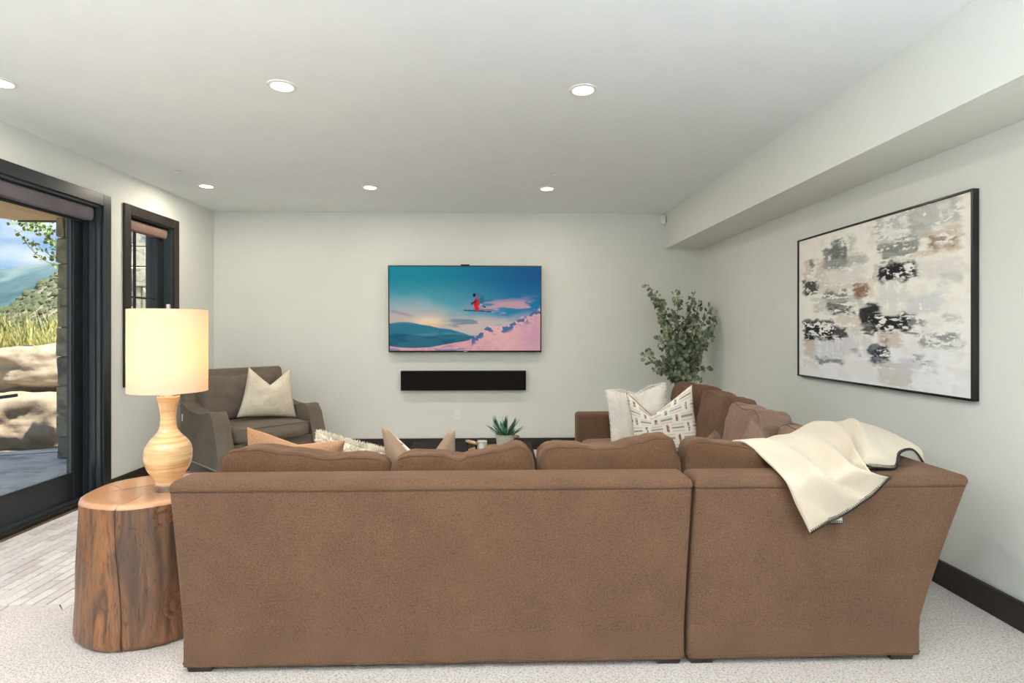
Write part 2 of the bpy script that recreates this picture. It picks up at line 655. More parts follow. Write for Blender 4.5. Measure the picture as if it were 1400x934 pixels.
# carpet: everything except the tiled entry
structure(boxes('floor', [
    ((TX1, YF, -0.12), (XR, YB, 0.0)),
    ((XL, YF, -0.12), (TX1, TY0, 0.0)),
    ((XL, TY1, -0.12), (TX1, YB, 0.0)),
], M['carpet']))
structure(box('ceiling', (XL - .26, YF, ZC), (XR + .2, YB + .2, ZC + 0.25), M['ceiling']))
structure(boxes('wall_left', [
    ((XLO, YF, -0.2), (XL, RY0, ZC)),
    ((XLO, RY0, DZ1), (XL, RY1, ZC)),
    ((XLO, RY1, -0.2), (XL, DY0, ZC)),
    ((XLO, DY0, DZ1), (XL, DY1, ZC)),
    ((XLO, DY1, -0.2), (XL, WY0, ZC)),
    ((XLO, WY0, -0.2), (XL, WY1, WZ0)),
    ((XLO, WY0, WZ1), (XL, WY1, ZC)),
    ((XLO, WY1, -0.2), (XL, YB, ZC)),
], M['wall']))
structure(box('wall_back', (XLO, YB, -0.2), (XR + .2, YB + .2, ZC), M['wall']))
structure(box('wall_right', (XR, YF, -0.2), (XR + .2, YB, ZC), M['wall']))
structure(box('wall_front', (XLO, YF - .2, -0.2), (XR + .2, YF, ZC), M['wall']))
structure(box('wall_soffit', (SX, YF, SZ), (XR, YB, ZC), M['wall']))
BH = 0.133
structure(box('baseboard_back', (XL, YB - .018, 0), (XR, YB, BH), M['black_trim'], bev=.003, seg=1))
structure(box('baseboard_right', (XR - .018, YF, 0), (XR, YB - .018, BH), M['black_trim'], bev=.003, seg=1))
structure(boxes('baseboard_left', [
    ((XL, DY1 + .085, 0), (XL + .018, YB - .018, BH)), ((XL, RY1, 0), (XL + .018, DY0 - .085, BH)), ((XL, YF, 0), (XL + .018, RY0, BH))], M['black_trim'], bev=.003))

# tiled entry
tiled = structure(box('floor_tile_bed', (XL - .17, TY0, -0.12), (TX1, TY1, -0.006), M['grout']))
tw, tl, gap = 0.0635, 0.2, 0.006


def tile_mesh(name, sx, sy):
    bm = bmesh.new()
    bm_box(bm, (-sx / 2, -sy / 2, -0.008), (sx / 2, sy / 2, 0.0005), 0.002, 1)
    me = bpy.data.meshes.new(name)
    bm.to_mesh(me); bm.free()
    me.materials.append(M['tile'])
    return me


random.seed(4)
full_tile = tile_mesh('tile', tw - gap, tl - gap)
tile_cache = {}
x1 = TX1 - tw
i = 0
while x1 > XL + 0.01:
    x0 = max(x1 - tw, XL)
    y = TY0 + tw
    first = 0.075 if i % 2 else 0.175
    y_end = TY1 - tw
    while y < y_end - 0.005:
        y2 = min(y + first, y_end)
        first = tl
        sx, sy = round(x1 - x0 - gap, 4), round(y2 - y - gap, 4)
        if sy > 0.004 and sx > 0.004:
            key = (sx, sy)
            if abs(sx - (tw - gap)) < 1e-4 and abs(sy - (tl - gap)) < 1e-4:
                me = full_tile
            else:
                me = tile_cache.get(key) or tile_cache.setdefault(key, tile_mesh('tile', sx, sy))
            o = link_mesh('tile', me, None, tiled, ((x0 + x1) / 2, (y + y2) / 2, random.uniform(-0.0012, 0.0004)))
            o.rotation_euler = (random.uniform(-.006, .006), random.uniform(-.012, .012), 0)
        y = y2
    x1 -= tw
    i += 1
# border course with mitred corner
xs = [TX1 - tw * 0 - 0.0, -2.39, -2.75, XL]
for a, b_ in zip(xs[:-1], xs[1:]):
    z = 0.0005
    hi_x, lo_x = a - gap / 2, b_ + gap / 2
    mit = tw if a == TX1 else 0
    vs = [(lo_x, TY0 + .001, z), (hi_x, TY0 + .001, z), (hi_x - mit, TY0 + tw - gap / 2, z), (lo_x, TY0 + tw - gap / 2, z)]
    vs = vs + [(p[0], p[1], -.008) for p in vs]
    mesh('tile', vs, [(0, 1, 2, 3), (0, 4, 5, 1), (1, 5, 6, 2), (2, 6, 7, 3), (3, 7, 4, 0)], M['tile'], tiled)
yy = TY0
k = 0
while yy < TY1 - .01:
    y2 = min(yy + .36, TY1)
    z = 0.0005
    mit = tw if k == 0 else 0
    vs = [(TX1 - .001, yy + gap / 2, z), (TX1 - .001, y2 - gap / 2, z), (TX1 - tw + gap / 2, y2 - gap / 2, z), (TX1 - tw + gap / 2, yy + gap / 2 + mit, z)]
    vs = vs + [(p[0], p[1], -.008) for p in vs]
    mesh('tile', vs, [(0, 1, 2, 3), (0, 4, 5, 1), (1, 5, 6, 2), (2, 6, 7, 3), (3, 7, 4, 0)], M['tile'], tiled)
    yy = y2
    k += 1
xs2 = [TX1 - tw, -2.5, -2.85, XL]
for a, b_ in zip(xs2[:-1], xs2[1:]):
    box('tile', (b_ + gap / 2, TY1 - tw + gap / 2, -.008), (a - gap / 2, TY1 - .001, .0005), M['tile'], tiled)

# ------------------------------------------------------------------ door
trim = structure(empty('trim_1', (XL, DY1, 0)))


def world_part(name, lo, hi, mat, root, bev=0.0):
    """box given in world coordinates, parented to a root at root.location without rotation"""
    o = box(name, Vector(lo) - root.location, Vector(hi) - root.location, mat, root, bev, 1)
    return o


CW = 0.088
world_part('casing', (XL, DY1 - .004, 0), (XL + .022, DY1 + CW - .004, DZ1 + CW), M['black_metal'], trim, .003)
world_part('casing', (XL, DY0 - CW, 0), (XL + .022, DY0 + .004, DZ1 + CW), M['black_metal'], trim, .003)
world_part('head_casing', (XL, DY0 + .004, DZ1 - .004), (XL + .022, DY1 - .004, DZ1 + CW), M['black_metal'], trim, .003)

door = structure(empty('door_1', (XL - .2, (DY0 + DY1) / 2, 0)))
world_part('jamb', (XL - .25, DY1 - .02, 0), (XL, DY1, DZ1), M['jamb'], door)
world_part('jamb', (XL - .25, DY0, 0), (XL, DY0 + .02, DZ1), M['jamb'], door)
world_part('jamb', (XL - .25, DY0 + .02, DZ1 - .02), (XL, DY1 - .02, DZ1), M['jamb'], door)
world_part('jamb_stop', (XL - .11, DY1 - .040, .02), (XL - .085, DY1 - .02, DZ1 - .02), M['black_metal'], door)
world_part('jamb_stop', (XL - .05, DY1 - .032, .02), (XL - .03, DY1 - .02, DZ1 - .02), M['black_metal'], door)
world_part('threshold', (XL - .25, DY0, -.03), (XL - .05, DY1, .022), M['black_trim'], door, .004)
world_part('threshold_strip', (XL - .125, DY0, .022), (XL - .09, DY1, .035), M['jamb'], door)
DX0, DX1 = XL - .185, XL - .13
leaf_w = 0.86
y1 = DY1 - .022
li = 0
while y1 - 0.5 > DY0:
    y0 = max(y1 - leaf_w + .004, DY0 + .022)
    st, tr_, br = .10, .08, .20
    L = empty('door_leaf', (0, 0, 0))
    L.parent = door

    def lp(name, lo, hi, mat, bev=0.002):
        return box(name, Vector(lo) - door.location, Vector(hi) - door.location, mat, L, bev, 1)
    z0, z1 = .037, DZ1 - .022
    lp('stile', (DX0, y1 - st, z0), (DX1, y1, z1), M['black_metal'])
    lp('stile', (DX0, y0, z0), (DX1, y0 + st, z1), M['black_metal'])
    lp('rail', (DX0, y0 + st, z0), (DX1, y1 - st, z0 + br), M['black_metal'])
    lp('rail', (DX0, y0 + st, z1 - tr_), (DX1, y1 - st, z1), M['black_metal'])
    lp('glass_pane', (DX0 + .022, y0 + st - .01, z0 + br - .01), (DX0 + .030, y1 - st + .01, z1 - tr_ + .01), M['glass'], 0)
    # glazing bead
    for (a0, b0, a1, b1) in ((y0 + st, z0 + br, y0 + st + .012, z1 - tr_), (y1 - st - .012, z0 + br, y1 - st, z1 - tr_),
                             (y0 + st + .012, z0 + br, y1 - st - .012, z0 + br + .012), (y0 + st + .012, z1 - tr_ - .012, y1 - st - .012, z1 - tr_)):
        lp('glazing_bead', (DX0 + .030, a0, b0), (DX0 + .044, a1, b1), M['jamb'], 0)
    if li == 0:
        hz = 0.915
        lp('handle_plate', (DX1, y0 + .035, hz - .12), (DX1 + .008, y0 + .075, hz + .10), M['black_metal'])
        lp('lever_handle', (DX1 + .035, y0 + .045, hz - .01), (DX1 + .052, y0 + .185, hz + .012), M['black_metal'], .005)
        lp('handle_neck', (DX1 + .008, y0 + .045, hz - .009), (DX1 + .037, y0 + .065, hz + .011), M['black_metal'], .004)
    y1 = y0 - .004
    li += 1

# unseen window wall, added behind the camera for more daylight: framed fixed panes
for wname, horiz, a, b_, n_ in (('added_window_2', False, RY0, RY1, 4),):
    wr_ = structure(empty(wname, (XL - .1, (a + b_) / 2, 0) if not horiz else ((a + b_) / 2, YF - .1, 0)))

    def wp(nm, s0, s1, z0, z1, d0, d1, mat):
        if horiz: lo, hi = (s0, YF - .1 + d0, z0), (s1, YF - .1 + d1, z1)
        else: lo, hi = (XL - .1 + d0, s0, z0), (XL - .1 + d1, s1, z1)
        return world_part(nm, lo, hi, mat, wr_)
    wd = (b_ - a) / n_
    wp('sill', a, b_, -.05, .06, -.06, .06, M['black_metal'])
    wp('head', a, b_, DZ1 - .07, DZ1, -.05, .05, M['black_metal'])
    for k in range(n_ + 1):
        c_ = a + wd * k
        wp('mullion', max(a, c_ - .04), min(b_, c_ + .04), .06, DZ1 - .07, -.04, .04, M['black_metal'])
    for k in range(n_):
        wp('glass_pane', a + wd * k + .035, a + wd * (k + 1) - .035, .055, DZ1 - .065, -.004, .004, M['glass'])

rs = empty('roller_shade', (XL - .06, (DY0 + DY1) / 2, DZ1 - .13), label='wide grey roller shade rolled up at the head of the glass door', cat='blind')
bm = bmesh.new()
prof = [(-.055, .105), (.018, .105), (.030, .095), (.034, .060), (.030, .02), (.022, .004), (.008, 0), (-.055, .004)]
ya, yb = DY0 + .03, DY1 - .055


def extrude_y(name, prof, ya, yb, mat, parent):
    n = len(prof)
    vs = [(p[0], ya, p[1]) for p in prof] + [(p[0], yb, p[1]) for p in prof]
    fs = [(i, (i + 1) % n, n + (i + 1) % n, n + i) for i in range(n)] + [tuple(range(n - 1, -1, -1)), tuple(range(n, 2 * n))]
    return sharp(mesh(name, vs, fs, mat, parent), 35)


bm.free()
cy = (DY0 + DY1) / 2
extrude_y('fascia', prof, ya - cy, yb - cy, M['grey_shade'], rs)
extrude_y('end_cap', [(p[0] * 1.03, p[1]) for p in prof], yb - cy, yb - cy + .006, M['grey_shade'], rs)
extrude_y('hem_bar', [(-.045, -.02), (-.033, -.02), (-.033, .006), (-.045, .006)], ya - cy + .02, yb - cy - .02, M['black_metal'], rs)

# ------------------------------------------------------------------ window
win = structure(empty('window_1', (XL, (WY0 + WY1) / 2, WZ0)))
WC = 0.082
world_part('casing', (XL, WY0 - WC, WZ0 - WC), (XL + .022, WY0 + .003, WZ1 + WC), M['black_trim'], win, .003)
world_part('casing', (XL, WY1 - .003, WZ0 - WC), (XL + .022, WY1 + WC, WZ1 + WC), M['black_trim'], win, .003)
world_part('casing', (XL, WY0 + .003, WZ1 - .003), (XL + .022, WY1 - .003, WZ1 + WC), M['black_trim'], win, .003)
world_part('casing', (XL, WY0 + .003, WZ0 - WC), (XL + .022, WY1 - .003, WZ0 + .003), M['black_trim'], win, .003)
world_part('jamb', (XL - .25, WY1 - .012, WZ0), (XL, WY1, WZ1), M['jamb'], win)
world_part('jamb', (XL - .25, WY0, WZ0), (XL, WY0 + .012, WZ1), M['jamb'], win)
world_part('jamb', (XL - .25, WY0 + .012, WZ1 - .012), (XL, WY1 - .012, WZ1), M['jamb'], win)
world_part('sill', (XL - .25, WY0 + .012, WZ0), (XL, WY1 - .012, WZ0 + .012), M['black_trim'], win)
fx0, fx1 = XL - .15, XL - .075
a0, a1, c0, c1 = WY0 + .012, WY1 - .012, WZ0 + .012, WZ1 - .012
fw = .055
sash = empty('sash', (0, 0, 0)); sash.parent = win
for lo, hi in (((fx0, a0, c0), (fx1, a0 + fw, c1)), ((fx0, a1 - .115, c0), (fx1, a1, c1)),
               ((fx0, a0 + fw, c0), (fx1, a1 - fw, c0 + fw)), ((fx0, a0 + fw, c1 - fw), (fx1, a1 - fw, c1))):
    box('sash_frame', Vector(lo) - win.location, Vector(hi) - win.location, M['black_metal'], sash, .003, 1)
box('glass_pane', Vector((fx0 + .03, a0 + fw - .01, c0 + fw - .01)) - win.location, Vector((fx0 + .037, a1 - fw + .01, c1 - fw + .01)) - win.location, M['glass'], sash)
ym = (a0 + a1) / 2
box('muntin', Vector((fx0 + .037, 5.20 - .009, c0 + fw)) - win.location, Vector((fx0 + .055, 5.20 + .009, c1 - fw)) - win.location, M['black_metal'], sash)
box('muntin', Vector((fx0 + .037, a0 + fw, 1.648)) - win.location, Vector((fx0 + .055, a1 - fw, 1.666)) - win.location, M['black_metal'], sash)
ws = empty('roller_shade', (XL - .06, ym, WZ1 - .115), label='short brown roller shade rolled up inside the small window', cat='blind')
extrude_y('fascia', [(p[0], p[1] * .85) for p in prof], WY0 + .03 - ym, WY1 - .05 - ym, M['brown_shade'], ws)
extrude_y('end_cap', [(p[0] * 1.03, p[1] * .85) for p in prof], WY1 - .05 - ym, WY1 - .044 - ym, M['brown_shade'], ws)

# ------------------------------------------------------------------ ceiling fittings
DL_X = (-2.68, -1.17, 0.49)
DL_Y = (-1.24, 0.95, 3.13, 5.31)
names_x = {-2.68: 'column beside the glass door', -1.17: 'middle column', 0.49: 'column beside the soffit'}
names_y = {3.13: 'row above the sofa', 5.31: 'row near the television wall', .95: 'row behind the sofa', -1.24: 'row farthest from the television'}


def downlight(x, y):
    root = empty('recessed_downlight', (x, y, ZC), label='lit round recessed downlight, %s, %s' % (names_x[x], names_y[y]), cat='ceiling light', group='recessed ceiling downlights')
    lathe('trim_ring', [(.078, .0), (.078, -.006), (.060, -.009), (.056, -.004), (.056, .0)], M['white_plastic'], root, 40, False, False)
    lathe('lens', [(.056, -.0042), (.056, -.0022)], M['light_lens'], root, 32)
    l = bpy.data.lights.new('downlight_lamp', 'AREA')
    l.shape = 'DISK'
    l.size = 0.11
    l.energy = DOWNLIGHT_W
    l.color = (1.0, 0.88, 0.72)
    lo = bpy.data.objects.new('downlight_lamp', l)
    COL.objects.link(lo)
    lo.parent = root
    lo.location = (0, 0, -.012)


for y in DL_Y:
    for x in DL_X:
        downlight(x, y)
for (x, y, lab) in ((-2.675, 4.85, 'white sprinkler cover disc on the ceiling near the door side'), (0.498, 4.845, 'white sprinkler cover disc on the ceiling near the soffit')):
    r = empty('sprinkler_cover', (x, y, ZC), label=lab, cat='sprinkler')
    lathe('cover_plate', [(.041, -.004), (.041, -.009), (.036, -.011)], M['white_plastic'], r, 32)
    lathe('sleeve', [(.03, .0), (.03, -.0045)], M['dark_slot'], r, 24)
ms = empty('motion_sensor', (SX - .035, YB - .03, 2.575), label='small white motion sensor in the upper corner by the soffit', cat='sensor')
box('housing', (-.03, -.03, 0), (.03, .028, .1), M['white_plastic'], ms, .012, 3, True)
box('sensor_lens', (-.02, -.034, .012), (.02, -.029, .05), M['paper'], ms, .002)
box('bracket', (.03, -.02, .02), (.035, .02, .09), M['dark_slot'], ms)

# unseen torchiere floor lamps, added behind the camera as fill to wash the ceiling
for (x, y, lab) in ((-2.2, -.5, 'tall black uplight floor lamp, unseen and added as fill, beside the added window wall'), (1.2, -.5, 'tall black uplight floor lamp, unseen and added as fill, on the painting wall side')):
    r = empty('added_floor_lamp', (x, y, 0), label=lab, cat='lamp')
    lathe('base', [(.15, 0), (.15, .015), (.03, .03)], M['black_metal'], r, 40)
    lathe('pole', [(.013, .03), (.013, 1.70)], M['black_metal'], r, 16)
    lathe('bowl', [(.02, 1.70), (.08, 1.71), (.16, 1.76), (.20, 1.82), (.197, 1.82), (.155, 1.765), (.075, 1.716), (.0, 1.712)], M['black_metal'], r, 48, True, False)
    lathe('bulb', [(.02, 1.715), (.03, 1.735), (.03, 1.76), (.01, 1.775)], M['bulb'], r, 20)
    l = bpy.data.lights.new('uplight', 'AREA')  # fill light of the added lamp, brightens ceiling and room
    l.shape = 'DISK'
    l.size = 0.34
    l.energy = FILL_LAMP_W
    l.color = (0.80, 0.92, 1.0)
    lo = bpy.data.objects.new('uplight', l)
    COL.objects.link(lo)
    lo.parent = r
    lo.location = (0, 0, 1.815)
    lo.rotation_euler = (math.pi, 0, 0)

# ------------------------------------------------------------------ soft shapes
def wchild(o, root):
    """a mesh in world coordinates becomes a part of an unrotated root"""
    o.parent = root
    o.location = -root.location
    return o


def cube_grid(nx, ny, nz):
    """surface points of the cube [-1,1]^3 with shared vertices"""
    idx, pts, fs = {}, [], []
    N = (nx, ny, nz)

    def vid(i, j, k):
        key = (i, j, k)
        if key not in idx:
            idx[key] = len(pts)
            pts.append((2 * i / nx - 1, 2 * j / ny - 1, 2 * k / nz - 1))
        return idx[key]
    for i in range(nx):
        for j in range(ny):
            fs.append((vid(i, j, 0), vid(i, j + 1, 0), vid(i + 1, j + 1, 0), vid(i + 1, j, 0)))
            fs.append((vid(i, j, nz), vid(i + 1, j, nz), vid(i + 1, j + 1, nz), vid(i, j + 1, nz)))
    for i in range(nx):
        for k in range(nz):
            fs.append((vid(i, 0, k), vid(i + 1, 0, k), vid(i + 1, 0, k + 1), vid(i, 0, k + 1)))
            fs.append((vid(i, ny, k), vid(i, ny, k + 1), vid(i + 1, ny, k + 1), vid(i + 1, ny, k)))
    for j in range(ny):
        for k in range(nz):
            fs.append((vid(0, j, k), vid(0, j, k + 1), vid(0, j + 1, k + 1), vid(0, j + 1, k)))
            fs.append((vid(nx, j, k), vid(nx, j + 1, k), vid(nx, j + 1, k + 1), vid(nx, j, k + 1)))
    return pts, fs


CG = {}


def interp(prof, s):
    if s <= prof[0][0]: return prof[0][1]
    for (a, va), (b, vb) in zip(prof[:-1], prof[1:]):
        if s <= b:
            t = (s - a) / (b - a)
            t = t * t * (3 - 2 * t)
            return va + (vb - va) * t
    return prof[-1][1]


def cushion(name, size, mat, parent, loc, rot=(0, 0, 0), k=(6, 3.2, 6), res=(40, 14, 26), wr=0.006, seed=0, prof=None, puff=0.06, seam='rear', slump=0.0):
    """boxed soft cushion: local x = width, y = thickness, z = height (bottom at z = 0)"""
    w, t, h = size
    if res not in CG: CG[res] = cube_grid(*res)
    pts, fs = CG[res]
    mt = Matrix.Translation(loc) @ Euler(rot).to_matrix().to_4x4()

    def f(p):
        x, y, z = p
        # rounding of the cube into a soft box
        m = max(abs(x), abs(y), abs(z))
        q = (abs(x) ** 7 + abs(y) ** 7 + abs(z) ** 7) ** (1 / 7)
        x, y, z = x / q * m, y / q * m, z / q * m
        bul = (1 - x * x) * (1 - z * z)
        yy = y * (t / 2) * (1 + puff * 4 * bul)
        xx = x * w / 2 * (1 - 0.02 * (1 - abs(y)))
        zz = (z + 1) * h / 2
        if prof is not None and z > -0.2:
            wgt = min(1, (z + 0.2) / 1.2)
            zz += (interp(prof, x) - h) * wgt
        zz -= slump * (1 - x * x) * max(0, z)
        P = Vector((xx, yy, zz))
        n = noise.noise(P * 9 + Vector((seed * 7.3, 0, 0))) * wr + noise.noise(P * 26 + Vector((0, seed * 3.1, 0))) * wr * .45
        ridge = abs(noise.noise(Vector((P.x * 9, P.y * 4, P.z * 16)) + Vector((seed, seed * 2, 0))))
        n += -max(0, .12 - ridge) * wr * 5 * max(0, z)
        nv = Vector((x ** 5 / w, y ** 5 / t, z ** 5 / h))
        if nv.length > 1e-6: P += nv.normalized() * n
        return P
    V = [mt @ f(p) for p in pts]
    o = mesh(name, V, fs, mat, None, True)
    if parent is not None: wchild(o, parent)
    if seam:
        ys = -1 if seam == 'rear' else 1
        for sgn in ((ys,) if seam != 'both' else (-1, 1)):
            line = [(-1, sgn * .86, -0.6), (-1, sgn * .86, 0), (-1, sgn * .86, .7)] + [(-.97 + 1.94 * i / 30, sgn * .86, .985) for i in range(31)] + [(1, sgn * .86, .7), (1, sgn * .86, 0), (1, sgn * .86, -.6)]
            pp = []
            for p in line:
                # project on the cube surface before rounding
                mx = max(abs(c) for c in p)
                p = tuple(c / mx for c in p)
                pp.append(mt @ f(p))
            sv, sf = tube_data(pp, 0.0022, 5)
            so = mesh('seam', sv, sf, M['seam'], None, True)
            so.parent = o
    return o


def pillow_fn(w, h, t, chop=0.0, chopw=0.45, seed=0, wr=0.004, taper=0.0, chopc=0.0):
    def f(u, v, s):
        x = w / 2 * u * (1 - 0.07 * (1 - v * v) * u * u) * (1 - taper * (v + 1) / 2)
        z = h / 2 * v * (1 - 0.06 * (1 - u * u) * v * v)
        e = max(0, (1 - u * u)) ** .5 * max(0, (1 - v * v)) ** .5
        y = s * t / 2 * e ** .85
        if chop > 0:
            c = max(0, 1 - abs(u - chopc) / (chopw + (chopc if u < chopc else -chopc)))
            vv = max(0, (v + .35) / 1.35)
            z -= chop * (c ** 1.1) * vv ** 1.6
            y *= 1 + .25 * c * vv
        P = Vector((x, y, z))
        y2 = noise.noise(P * 11 + Vector((seed, s * 3, 0))) * wr + noise.noise(P * 30 + Vector((seed, s * 3, 4))) * wr * .4
        P.y += y2 * e * s
        return P
    return f


def pillow(name, w, h, t, mat, parent, n=34, chop=0.0, chopw=.45, seed=0, back_mat=None, wr=.004, piping=None, vcol=None, taper=0.0, chopc=0.0):
    f = pillow_fn(w, h, t, chop, chopw, seed, wr, taper, chopc)
    vs, fs, cols = [], [], []
    g = [-math.cos(math.pi * i / n) * .35 + (2 * i / n - 1) * .65 for i in range(n + 1)]
    front = {}
    for s in (-1, 1):
        for i, u in enumerate(g):
            for j, v in enumerate(g):
                border = i in (0, n) or j in (0, n)
                if s == 1 and border:
                    front[(s, i, j)] = front[(-1, i, j)]
                    continue
                front[(s, i, j)] = len(vs)
                vs.append(f(u, v, s))
                if vcol: cols.append(vcol(u, v, s))
        for i in range(n):
            for j in range(n):
                q = (front[(s, i, j)], front[(s, i + 1, j)], front[(s, i + 1, j + 1)], front[(s, i, j + 1)])
                fs.append(q if s == -1 else q[::-1])
    o = mesh(name, vs, fs, mat, parent, True)
    if back_mat:
        o.data.materials.append(back_mat)
        half = n * n
        o.data.polygons.foreach_set('material_index', [0] * half + [1] * half)
    if vcol:
        at = o.data.color_attributes.new('print', 'FLOAT_COLOR', 'POINT')
        at.data.foreach_set('color', np.array(cols, dtype=np.float32).ravel())
    if piping:
        ring = [f(u, -1, 1) for u in g] + [f(1, v, 1) for v in g[1:]] + [f(u, 1, 1) for u in g[::-1][1:]] + [f(-1, v, 1) for v in g[::-1][1:-1]]
        tube('piping', ring, .0035, piping, parent, 5, True)
    return o


def fur_part(name, w, h, t, mat, parent, count, length, chop=0.0, seed=0, sides=(-1, 1)):
    f = pillow_fn(w, h, t, chop, .45, seed)
    rnd = random.Random(seed + 5)
    V, Fc = [], []
    for _ in range(count):
        s = rnd.choice(sides)
        u = rnd.uniform(-1, 1); v = rnd.uniform(-1, 1)
        if rnd.random() < .22:
            if rnd.random() < .5: u = rnd.choice((-1, 1)) * .995
            else: v = rnd.choice((-1, 1)) * .995
        p = f(u, v, s)
        e = 0.02
        du = f(min(1, u + e), v, s) - f(max(-1, u - e), v, s)
        dv = f(u, min(1, v + e), s) - f(u, max(-1, v - e), s)
        nrm = du.cross(dv)
        if nrm.length < 1e-9: continue
        nrm = nrm.normalized() * (-s)
        out = Vector((max(0, abs(u) - .8) * 5 * (1 if u > 0 else -1), 0, max(0, abs(v) - .8) * 5 * (1 if v > 0 else -1)))
        nrm = (nrm * (1 - .6 * min(1, out.length)) + out).normalized()
        cl = .45 * Vector((noise.noise(p * 18), noise.noise(p * 18 + Vector((5, 5, 5))), noise.noise(p * 18 + Vector((9, 1, 3)))))
        d = (nrm + cl * 1.1 + Vector((rnd.uniform(-.4, .4), rnd.uniform(-.4, .4), rnd.uniform(-.5, .3)))).normalized()
        side = d.cross(Vector((rnd.uniform(-1, 1), rnd.uniform(-1, 1), rnd.uniform(-1, 1)))).normalized() * .0022
        L = length * rnd.uniform(.6, 1.1)
        b = len(V)
        mid = p + d * L * .55
        tip = p + (d + cl * .5).normalized() * L
        V += [p - side, p + side, mid + side * .8, mid - side * .8, tip]
        Fc += [(b, b + 1, b + 2, b + 3), (b + 3, b + 2, b + 4)]
    o = mesh(name, V, Fc, mat, parent)
    o['kind'] = 'stuff'
    return o


def place(root, loc, yaw=0, lean=0, roll=0):
    root.location = loc
    root.rotation_mode = 'ZXY'
    root.rotation_euler = (math.radians(lean), math.radians(roll), math.radians(yaw))


# ------------------------------------------------------------------ sectional sofa
Z_SKIRT, Z_TOP, Z_SEAM = 0.028, 0.785, 0.738
YB0, LEAN, XRB, XLEAN = 2.25, 0.10, 1.741, 0.128


def lean_s(z):
    t = max(0.0, (z - 0.16) / (Z_TOP - 0.16))
    return t ** 1.12


def rounded(poly, r, which=None, seg=4):
    out = []
    n = len(poly)
    for i in range(n):
        p0, p1, p2 = Vector(poly[i - 1]), Vector(poly[i]), Vector(poly[(i + 1) % n])
        if which is not None and i not in which:
            out.append(tuple(p1)); continue
        a = p1 + (p0 - p1).normalized() * r
        b = p1 + (p2 - p1).normalized() * r
        for k in range(seg + 1):
            t = k / seg
            q = a.lerp(p1, t).lerp(p1.lerp(b, t), t)
            out.append((q.x, q.y))
    return out


def left_outline(z, ins=0.0):
    y = YB0 - LEAN * lean_s(z)
    return rounded(inset_poly([(-1.232, y), (0.767, y), (0.767, y + .17), (-1.232, y + .17)], ins), max(.022 - ins, .004))


YE = 4.97


def right_outline(z, ins=0.0):
    y = YB0 - LEAN * lean_s(z)
    x = XRB + XLEAN * lean_s(z)
    return rounded(inset_poly([(0.778, y), (x, y), (x, YE), (x - .17, YE), (x - .17, y + .17), (0.778, y + .17)], ins), max(.022 - ins, .004))


def back_shell(outline, root, nm='back_panel'):
    zs = [Z_SKIRT + (Z_SEAM - Z_SKIRT) * i / 14 for i in range(15)]
    rings = [(outline(z), z) for z in zs]
    rings.append((outline(Z_SEAM, .004), Z_SEAM + .003))
    o = loft(nm, rings, M['brown_fabric'])
    wchild(o, root)
    # rounded top band above the seam
    r = .034
    rr = [(outline(Z_SEAM, .005), Z_SEAM + .0015), (outline(Z_SEAM, -.002), Z_SEAM + .006)]
    for i in range(8):
        a = math.pi / 2 * i / 7
        z = Z_TOP - r + r * math.sin(a)
        rr.append((outline(z, -.002 + r * (1 - math.cos(a))), z))
    o2 = loft('top_band', rr, M['brown_fabric'])
    wchild(o2, root)
    # seam line and hem welt
    ol = outline(Z_SEAM + .0015, .0015)
    wchild(tube('seam', [(p[0], p[1], Z_SEAM + .0015) for p in ol], .0022, M['seam'], None, 5, True), root)
    ol = outline(Z_SKIRT + .010)
    wchild(tube('hem_welt', [(p[0], p[1], Z_SKIRT + .010) for p in ol], .0035, M['brown_fabric'], None, 5, True), root)


sofa = empty('sofa_section', (-.23, 2.8, 0), label='long straight brown sofa section seen from behind, beside the log table', cat='sofa')
back_shell(left_outline, sofa)


def foot(x, y, root):
    vs = []
    for z, s in ((0, .044), (Z_SKIRT + .03, .056)):
        for dx, dy in ((-1, -1), (1, -1), (1, 1), (-1, 1)):
            vs.append((x + dx * s, y + dy * s, z))
    o = mesh('foot', vs, [(3, 2, 1, 0), (4, 5, 6, 7), (0, 1, 5, 4), (1, 2, 6, 5), (2, 3, 7, 6), (3, 0, 4, 7)], M['dark_foot'])
    return wchild(o, root)


def wbox(name, lo, hi, mat, root, bev=0.01, seg=3):
    return wchild(sharp(box(name, lo, hi, mat, None, bev, seg), 50), root)


for x in (-1.17, 0.705):
    foot(x, YB0 + .062, sofa); foot(x, 3.12, sofa)
wbox('seat_base', (-1.225, YB0 + .16, Z_SKIRT), (0.765, 3.22, .30), M['brown_fabric'], sofa)
wbox('arm', (-1.232, YB0 + .155, Z_SKIRT), (-1.10, 3.24, .60), M['brown_fabric'], sofa, .035, 4)
for a, b_, sd in ((-1.095, -.16, 1), (-.155, .765, 2)):
    cushion('seat_cushion', (b_ - a, .86, .17), M['brown_cushion'], sofa, ((a + b_) / 2, 2.81, .30), k=(6, 6, 3), res=(24, 24, 8), seed=sd, seam=None)


def pxprof(u0, u1, pts, y, zb):
    """cushion crest read off the photograph at its depth"""
    a = at_y(u0, 620, y).x; b = at_y(u1, 620, y).x
    out = []
    for (u, v) in pts:
        p = at_y(u, v, y)
        out.append(((p.x - (a + b) / 2) / ((b - a) / 2), p.z - zb))
    return (a + b) / 2, b - a, out


